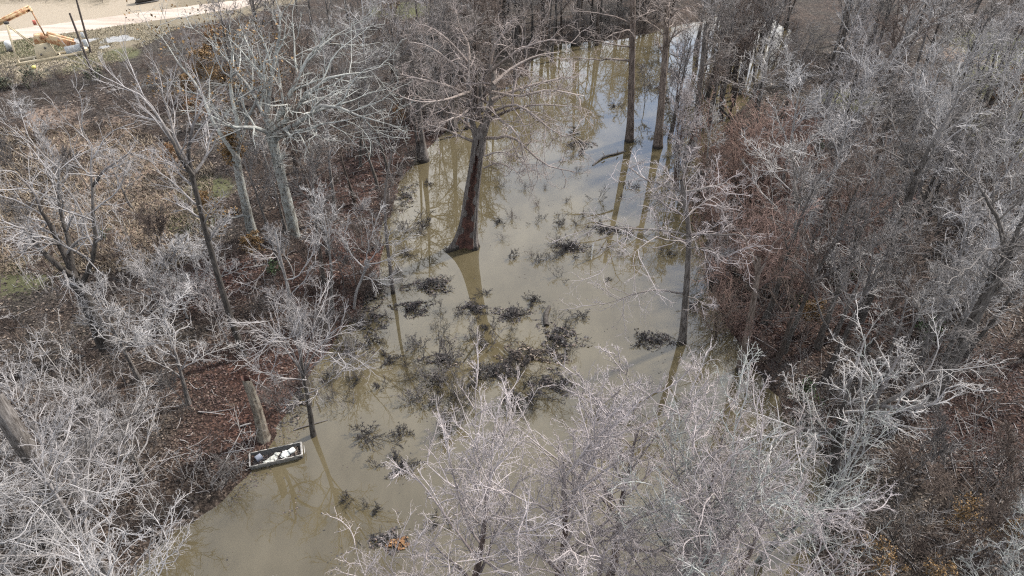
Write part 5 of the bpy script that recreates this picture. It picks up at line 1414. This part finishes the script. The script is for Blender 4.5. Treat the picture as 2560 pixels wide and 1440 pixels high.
# evergreen sprigs
EVG = []
for i in range(3):
    rng = np.random.default_rng(640 + i)
    v, q, r = brush_proto(650 + i, 6, 1.5, 0.8, 5, 3)
    C0 = v[r < 0.008]; C0 = C0[rng.integers(0, len(C0), 420)]
    lv, lq = quads_cloud(C0 + rng.normal(size=C0.shape) * 0.08, 0.12, rng)
    EVG.append((new_mesh('evergreen_stems', v, q, None, M['brownbrush'], True, r), new_mesh('evergreen_leaves', lv, lq, None, M['leaf_green'], False)))
for i, (px, py, s, lab) in enumerate([(1995, 760, 0.9, 'small green shrub among the brown slope right of pinkish bushes'), (2310, 850, 1.1, 'green shrub on the slope behind the thick leaning trunk'), (2005, 1000, 0.9, 'dark green shrub near the spreading grey bough'),
                                      (1995, 400, 1.0, 'dark green shrub by the upper right wood edge'), (690, 680, 0.8, 'green sprig at the foot of the crooked dead stem'), (2130, 700, 0.7, 'green sprig beside the leaning grey tree'),
                                      (262, 590, 0.7, 'green sprig under the white crown at the left'), (2060, 380, 0.8, 'green sprig above the pinkish bushes'), (85, 215, 1.4, 'grey-green bush below the oil pump'), (20, 225, 1.5, 'grey-green bush at the left edge below the pump'), (235, 205, 1.2, 'grey-green bush below the utility pole')]):
    r_ = link('evergreen_shrub', None, None, on_ground(px, py), i * 1.3, s, lab, 'shrub', 'green shrubs')
    link('stems', EVG[i % 3][0], r_)
    lo = link('leaves', EVG[i % 3][1], r_)
    if 'grey-green' in lab: set_mat(lo, M['leaf_sage'])

# ------------------------------------------------------------------ the boat
alu = bpy.data.materials.new('worn_aluminium')
n, l, p = nodes_of(alu)
tc = n.new('ShaderNodeTexCoord')
t1 = nnoise(n, l, 5, 6, 0.65, tc.outputs['Object'])
r1 = nramp(n, l, t1.outputs['Fac'], [(0.3, (0.075, 0.07, 0.06)), (0.5, (0.17, 0.16, 0.145)), (0.75, (0.24, 0.23, 0.212))])
l.new(r1.outputs[0], p.inputs['Base Color'])
p.inputs['Roughness'].default_value = 0.55; p.inputs['Metallic'].default_value = 0.2
M['alu'] = alu  # dented, stained
M['boat_in'] = plain('boat_inside', (0.03, 0.028, 0.026), 0.8, 0.5, 8)
M['foam'] = plain('white_foam', (0.32, 0.33, 0.315), 0.8, 0.2, 14, bumpy=0.5)
M['foam_dirty'] = plain('stained_foam', (0.24, 0.24, 0.215), 0.85, 0.3, 10, bumpy=0.5)
M['greybox'] = plain('blue_grey_plastic', (0.17, 0.18, 0.21), 0.6, 0.12, 5)

ZR = 0.42
cs = [ground(x, y, ZR) for x, y in [(622, 1134), (752, 1105), (758, 1137), (625, 1167)]]
fl, fr, nr, nl = cs
bc = sum(cs) / 4; bc[2] = 0.0
ax_l = norm((fr + nr) / 2 - (fl + nl) / 2)
boat_rot = math.atan2(ax_l[1], ax_l[0])
BL = np.linalg.norm((fr + nr) / 2 - (fl + nl) / 2); BW = (np.linalg.norm(fl - nl) + np.linalg.norm(fr - nr)) / 2
boat = link('boat', None, None, bc, boat_rot, 1.0, 'flat-bottomed aluminium boat half filled with debris and foam at the left bank', 'boat')
def boat_shell(inset, zb, zt, flare, mat, name, inward=False):
    hl, hw = BL / 2 - inset, BW / 2 - inset
    segs = 10
    xs = np.linspace(-hl, hl, segs)
    V_, Q_ = [], []
    for i, x in enumerate(xs):
        u = i / (segs - 1)
        w = hw * (1.0 - 0.05 * u ** 3 - 0.02 * (1 - u) ** 3)
        rake = 0.28 * max(0.0, (u - 0.8) / 0.2) ** 2 * (zt - zb)
        V_ += [(x, -w, zt), (x, -w + flare, zb + rake), (x, w - flare, zb + rake), (x, w, zt)]
    for i in range(segs - 1):
        a = i * 4
        for j in range(3):
            Q_.append([a + j, a + j + 1, a + j + 5, a + j + 4])
    Q_.append([0, 3, 2, 1]); e = (segs - 1) * 4; Q_.append([e, e + 1, e + 2, e + 3])
    me = new_mesh(name, V_, Q_, None, mat, False)
    if inward: me.flip_normals()
    return me
link('hull', boat_shell(0.0, -0.12, ZR, 0.08, M['alu'], 'boat_hull'), boat)
link('inside', boat_shell(0.035, 0.05, ZR - 0.004, 0.07, M['boat_in'], 'boat_inside', True), boat)
hl, hw = BL / 2, BW / 2
for side in (-1, 1):
    rb = Boxes()
    for i in range(6):
        x0, x1 = -hl + BL * i / 6, -hl + BL * (i + 1) / 6
        y = side * hw * (1.0 - 0.05 * ((i + 0.5) / 6) ** 3)
        rb.box(x0, x1 - 0.001, y - 0.026, y + 0.026, ZR - 0.01, ZR + 0.035)
    link('gunwale', rb.mesh('boat_gunwale', M['alu']), boat)
link('bow_plate', Boxes().box(hl - 0.10, hl + 0.03, -hw * 0.97, hw * 0.97, ZR - 0.03, ZR + 0.04).box(hl + 0.1, hl + 0.15, -hw * 0.75, hw * 0.45, ZR - 0.14, ZR - 0.04).mesh('boat_bow_plate', M['alu'], 0.008), boat)
link('transom', Boxes().box(-hl - 0.03, -hl + 0.06, -hw * 0.98, hw * 0.98, ZR - 0.05, ZR + 0.04).mesh('boat_transom', M['alu'], 0.008), boat)
for x in (-0.33, 0.02, 0.34):
    link('rib', Boxes().box(BL * x - 0.03, BL * x + 0.03, -hw + 0.1, hw - 0.1, 0.05, 0.1).mesh('boat_rib', M['boat_in']), boat)
rng = np.random.default_rng(77)
C1 = np.stack([rng.uniform(-hl * 0.94, hl * 0.94, 900), rng.uniform(-hw * 0.8, hw * 0.8, 900), 0.07 + rng.random(900) * 0.06], -1)
v, q = quads_cloud(C1, 0.09, rng, 0.6); link('wet_leaves', new_mesh('boat_wet_leaves', v, q, None, M['debris'], False), boat)
C1 = np.stack([rng.uniform(hl * 0.72, hl * 0.95, 420), rng.uniform(-hw * 0.85, hw * 0.85, 420), 0.1 + rng.random(420) * 0.12], -1)
v, q = quads_cloud(C1, 0.1, rng, 0.5); e = link('dry_leaves', new_mesh('boat_dry_leaves', v, q, None, M['litter'], False), boat); e['label'] = 'red-brown dry leaves heaped in the bow'

def in_boat(x, y, z):
    c, s_ = math.cos(boat_rot), math.sin(boat_rot)
    return (bc[0] + x * c - y * s_, bc[1] + x * s_ + y * c, z)
def chunk(x, y, z, size, label, seed, mat, name='foam_chunk', lumps=7, cat='foam'):
    """a crumbling slab: overlapping rounded lumps"""
    rng = np.random.default_rng(seed)
    import bmesh
    bm = bmesh.new()
    for i in range(lumps):
        o = rng.normal(size=3) * [size[0] * 0.33, size[1] * 0.33, size[2] * 0.2]
        ret = bmesh.ops.create_icosphere(bm, subdivisions=2, radius=1.0)
        sc = np.array(size) * rng.uniform(0.3, 0.55, 3)
        for vv in ret['verts']:
            k = 1 + 0.22 * rng.normal()
            vv.co = Vector((vv.co.x * sc[0] * k + o[0], vv.co.y * sc[1] * k + o[1], vv.co.z * sc[2] * k + o[2] + size[2] * 0.4))
    me = bpy.data.meshes.new(name); bm.to_mesh(me); bm.free(); me.materials.append(mat)
    link(name, me, None, in_boat(x, y, z), boat_rot, 1.0, label, cat)
chunk(BL * 0.14, 0.0, 0.1, (0.5, 0.46, 0.22), 'large crumbling white foam lump in the middle of the boat', 81, M['foam'], lumps=9)
chunk(-BL * 0.05, 0.04, 0.1, (0.32, 0.36, 0.18), 'smaller crumbled foam lump left of the large one in the boat', 82, M['foam_dirty'])
chunk(-BL * 0.13, -0.2, 0.1, (0.5, 0.22, 0.1), 'thin strip of crumbled foam along the near side of the boat', 83, M['foam_dirty'], lumps=8)
fb = link('foam_block', Boxes().box(-0.2, 0.2, -0.17, 0.17, 0, 0.2).mesh('foam_block', M['foam'], 0.02), None, in_boat(BL * 0.295, 0.17, 0.12), boat_rot + 0.5, 1.0, 'clean square white foam block near the bow of the boat', 'foam')
gb = link('grey_container', Boxes().box(-0.2, 0.2, -0.18, 0.18, 0, 0.24).box(-0.17, 0.17, -0.15, 0.15, 0.24, 0.26).mesh('grey_container', M['greybox'], 0.02), None, in_boat(-BL * 0.335, 0.2, 0.11), boat_rot + 0.5, 1.0, 'blue-grey square container at the left end of the boat', 'container')

# ------------------------------------------------------------------ the oil pump
rust = bpy.data.materials.new('rusty_yellow_paint')
n, l, p = nodes_of(rust)
tc = n.new('ShaderNodeTexCoord')
t1 = nnoise(n, l, 1.6, 7, 0.7, tc.outputs['Object'])
r1 = nramp(n, l, t1.outputs['Fac'], [(0.36, (0.12, 0.045, 0.018)), (0.47, (0.21, 0.1, 0.04)), (0.54, (0.28, 0.195, 0.1)), (0.7, (0.33, 0.26, 0.16))])
l.new(r1.outputs[0], p.inputs['Base Color']); p.inputs['Roughness'].default_value = 0.7
cream = plain('cream_paint', (0.31, 0.255, 0.165), 0.7, 0.2, 3)
M['iron'] = plain('dark_iron', (0.03, 0.026, 0.023), 0.7, 0.4, 5)
M['whitemetal'] = plain('white_panel', (0.3, 0.3, 0.29), 0.5, 0.1, 3)
M['redpaint'] = plain('red_paint', (0.25, 0.06, 0.035), 0.6, 0.3, 4)
A0 = ground(48, 160, 0.6); A1 = ground(222, 128, 0.6)
pj_rot = math.atan2(A1[1] - A0[1], A1[0] - A0[0]); PL = float(np.linalg.norm(A1 - A0))
pump = link('pumpjack', None, None, A0, pj_rot, 1.0, 'rusty yellow oil pump jack in the clearing at the upper left', 'pump jack')
sk = Boxes()
for y in (-0.75, 0.75):
    sk.box(-0.3, PL, y - 0.14, y + 0.14, 0.0, 0.42)
for x in (0.1, 2.0, 3.4, 5.2, 7.0):
    sk.box(x - 0.1, x + 0.1, -0.6, 0.6, 0.05, 0.36)
link('skid', sk.mesh('pump_skid', cream, 0.02), pump)
for y in (-0.8, 0.8):
    link('post_leg', Boxes().bar((-0.1, y * 1.3, 0.3), (0.55, y * 0.25, 5.5), 0.24, 0.24).mesh('pump_post_leg', cream, 0.02), pump)
    link('rear_brace', Boxes().bar((2.6, y * 0.9, 2.2), (0.6, y * 0.25, 5.2), 0.13, 0.13).mesh('pump_rear_brace', cream), pump)
for z in (1.4, 2.5, 3.6, 4.6):
    w = 0.8 * (1.3 - 0.19 * z)
    link('post_rung', Boxes().bar((-0.1 + 0.11 * z, -w, z), (-0.1 + 0.11 * z, w, z), 0.08, 0.08).mesh('pump_post_rung', cream), pump)
link('saddle_bearing', Boxes().box(0.3, 0.9, -0.35, 0.35, 5.45, 5.75).mesh('pump_saddle', M['iron'], 0.03), pump)
bm_ = Boxes()
s0, s1 = np.array((-4.2, 0, 4.55)), np.array((4.0, 0, 6.95))
t_ = norm(s1 - s0); upv = np.array((-t_[2], 0, t_[0]))
bm_.bar(s0 + upv * 0.33, s1 + upv * 0.33, 0.36, 0.07).bar(s0 - upv * 0.3, s1 - upv * 0.3, 0.36, 0.07).bar(s0, s1, 0.1, 0.62)
link('walking_beam', bm_.mesh('pump_walking_beam', rust), pump)
hh = Boxes()
for k in range(5):
    a0, a1 = -0.5 + 0.22 * k, -0.5 + 0.22 * (k + 1)
    o = s0 + np.array((2.0, 0, 0.9))
    p0 = o + np.array((-2.6 * math.cos(a0), 0, 2.6 * math.sin(a0))); p1 = o + np.array((-2.6 * math.cos(a1), 0, 2.6 * math.sin(a1)))
    hh.bar(p0, p1, 0.4, 0.5)
hh.bar(s0 + (0.2, 0, -0.6), s0 + (0.2, 0, 0.9), 0.36, 0.5)
link('horse_head', hh.mesh('pump_horse_head', rust, 0.02), pump)
link('equalizer', Boxes().box(3.8, 4.1, -0.95, 0.95, 6.6, 6.85).mesh('pump_equalizer', rust, 0.02), pump)
for y in (-0.6, 0.6):
    link('pitman_arm', Boxes().bar((3.95, y, 6.65), (4.35, y * 1.1, 3.4), 0.2, 0.16).mesh('pump_pitman', rust), pump)
    cr = Boxes()
    ca, cb = np.array((3.9, y * 1.25, 3.25)), np.array((7.5, y * 1.25, 1.25))
    cr.bar(ca, cb, 0.22, 0.45)
    d_ = norm(cb - ca)
    cr.bar(ca + d_ * 0.7, cb - d_ * 0.1, 0.42, 1.15)
    c_ = link('crank', cr.mesh('pump_crank', rust, 0.06), pump)
    c_['label'] = 'rust-streaked crank with slab counterweights'
link('red_guard', Boxes().box(3.55, 3.95, -1.2, -0.9, 5.0, 5.6).mesh('pump_red_guard', M['redpaint'], 0.02), pump)
link('gearbox', Boxes().hexa([(2.7, -0.5, 2.31), (4.4, -0.5, 2.31), (4.4, 0.5, 2.31), (2.7, 0.5, 2.31)], [(3.1, -0.45, 3.5), (4.2, -0.45, 3.5), (4.2, 0.45, 3.5), (3.1, 0.45, 3.5)]).mesh('pump_gearbox', rust, 0.06), pump)
ped = link('pedestal', Boxes().hexa([(2.3, -0.85, 0.42), (4.9, -0.85, 0.42), (4.9, 0.85, 0.42), (2.3, 0.85, 0.42)], [(2.6, -0.6, 2.3), (4.5, -0.6, 2.3), (4.5, 0.6, 2.3), (2.6, 0.6, 2.3)]).mesh('pump_pedestal', cream, 0.03), pump)
for x, z in ((3.0, 0.95), (3.75, 1.75)):
    link('port_hole', Boxes().box(x - 0.11, x + 0.11, -0.93, -0.7, z - 0.11, z + 0.11).mesh('pump_port', M['iron']), ped)
link('motor_base', Boxes().box(PL - 1.9, PL - 0.1, -0.7, 0.7, 0.42, 0.6).mesh('pump_motor_base', cream, 0.02), pump)
link('motor', Tubes().add(np.array([(PL - 1.5, 0, 0.95), (PL - 1.0, 0, 0.95), (PL - 0.5, 0, 0.95)]), np.array([0.33, 0.36, 0.33]), 12).mesh('pump_motor', M['iron']), pump)
link('belt_guard', Boxes().box(PL - 2.9, PL - 0.9, -1.0, -0.85, 0.5, 1.5).mesh('pump_belt_guard', M['whitemetal'], 0.02), pump)
link('wellhead', Tubes().add(np.array([(-4.4, 0, 0.0), (-4.4, 0, 1.0), (-4.4, 0, 2.2)]), np.array([0.16, 0.13, 0.08]), 10).mesh('pump_wellhead', M['iron']), pump)
link('bridle', Tubes().add(np.array([(-4.45, 0, 2.2), (-4.5, 0, 4.0), (-4.55, 0, 4.8)]), np.array([0.03, 0.03, 0.03]), 5).mesh('pump_bridle', M['iron']), pump)

def pole(base, top, r, label, mat):
    b = on_ground(*base)
    P = resample([b - [0, 0, 0.6], at_depth(*top, b[1])], 8)
    root = link('utility_pole', None, None, b, 0, 1.0, label, 'pole')
    link('shaft', Tubes().add(P, np.linspace(r, r * 0.7, 8), 10, 0.02).mesh('pole_shaft', mat, b), root)
    return root, b, P[-1]
M['polewood'] = plain('pole_wood', (0.04, 0.03, 0.024), 0.9, 0.4, 4)
r_, b_, t_ = pole((233, 188), (174, 33), 0.17, 'short dark leaning pole standing nearer than the tall one by the pump', M['polewood'])
r2, b2, t2 = pole((226, 132), (183, -30), 0.16, 'tall dark utility pole behind the short one beside the pump', M['polewood'])
link('meter_box', Boxes().box(-0.28, 0.28, -0.42, -0.17, 1.0, 2.0).box(-0.2, 0.2, -0.4, -0.18, 2.3, 3.0).mesh('pole_meter_box', M['whitemetal'], 0.02), r2)
link('crossarm', Boxes().bar(t2 - b2 + [-1.2, 0, -0.5], t2 - b2 + [1.2, 0, -0.5], 0.12, 0.12).mesh('pole_crossarm', M['polewood']), r2)

tk = ground(28, 128, 0.6)
tank = link('white_tank', None, None, tk, 0.3, 1.0, 'small whitish tank beside the left foot of the oil pump', 'tank')
link('shell', Tubes().add(np.array([(0, 0, 0.35), (0, 0, 0.4), (0, 0, 1.35), (0, 0, 1.5), (0, 0, 1.55)]), np.array([0.02, 0.45, 0.45, 0.3, 0.02]), 14).mesh('white_tank_shell', M['whitemetal']), tank)
link('stand', Boxes().box(-0.4, 0.4, -0.4, 0.4, 0.0, 0.38).mesh('white_tank_stand', M['iron'], 0.02), tank)
yb = ground(86, 172, 0.6)
yel = link('yellow_bucket', None, None, yb, 0, 1.0, 'small yellow bucket on the ground in front of the oil pump', 'bucket')
link('pail', Tubes().add(np.array([(0, 0, 0.0), (0, 0, 0.01), (0, 0, 0.42), (0, 0, 0.40), (0, 0, 0.05), (0, 0, 0.04)]), np.array([0.01, 0.22, 0.28, 0.25, 0.2, 0.01]), 14).mesh('bucket_pail', plain('yellow_plastic', (0.34, 0.3, 0.07), 0.5)), yel)
link('handle', Tubes().add(np.array([(-0.28, 0, 0.4), (-0.2, 0.15, 0.5), (0, 0.22, 0.54), (0.2, 0.15, 0.5), (0.28, 0, 0.4)]), np.full(5, 0.012), 5).mesh('bucket_handle', M['iron']), yel)
hp = [ground(x, y, 0.63) for x, y in [(158, 160), (130, 168), (121, 176), (128, 178), (160, 166), (166, 158)]]
link('black_hose', Tubes().add(resample(hp, 24) - hp[0], np.full(24, 0.06), 6).mesh('black_hose', M['iron']), None, hp[0], label='bent black hose lying in the grass before the oil pump', cat='hose')
vb = ground(366, 6, 0.6)
veh = link('rusty_tank', None, None, vb, pj_rot, 1.0, 'dark rusty tank on skids at the top edge beyond the dirt road', 'tank')
link('shell', Tubes().add(np.array([(-1.6, 0, 0.9), (-1.55, 0, 0.9), (1.55, 0, 0.9), (1.6, 0, 0.9)]), np.array([0.1, 0.75, 0.75, 0.1]), 16).mesh('rusty_tank_shell', M['iron']), veh)
link('skids', Boxes().box(-1.7, 1.9, -0.6, -0.45, 0, 0.25).box(-1.7, 1.9, 0.45, 0.6, 0, 0.25).mesh('rusty_tank_skids', M['iron']), veh)
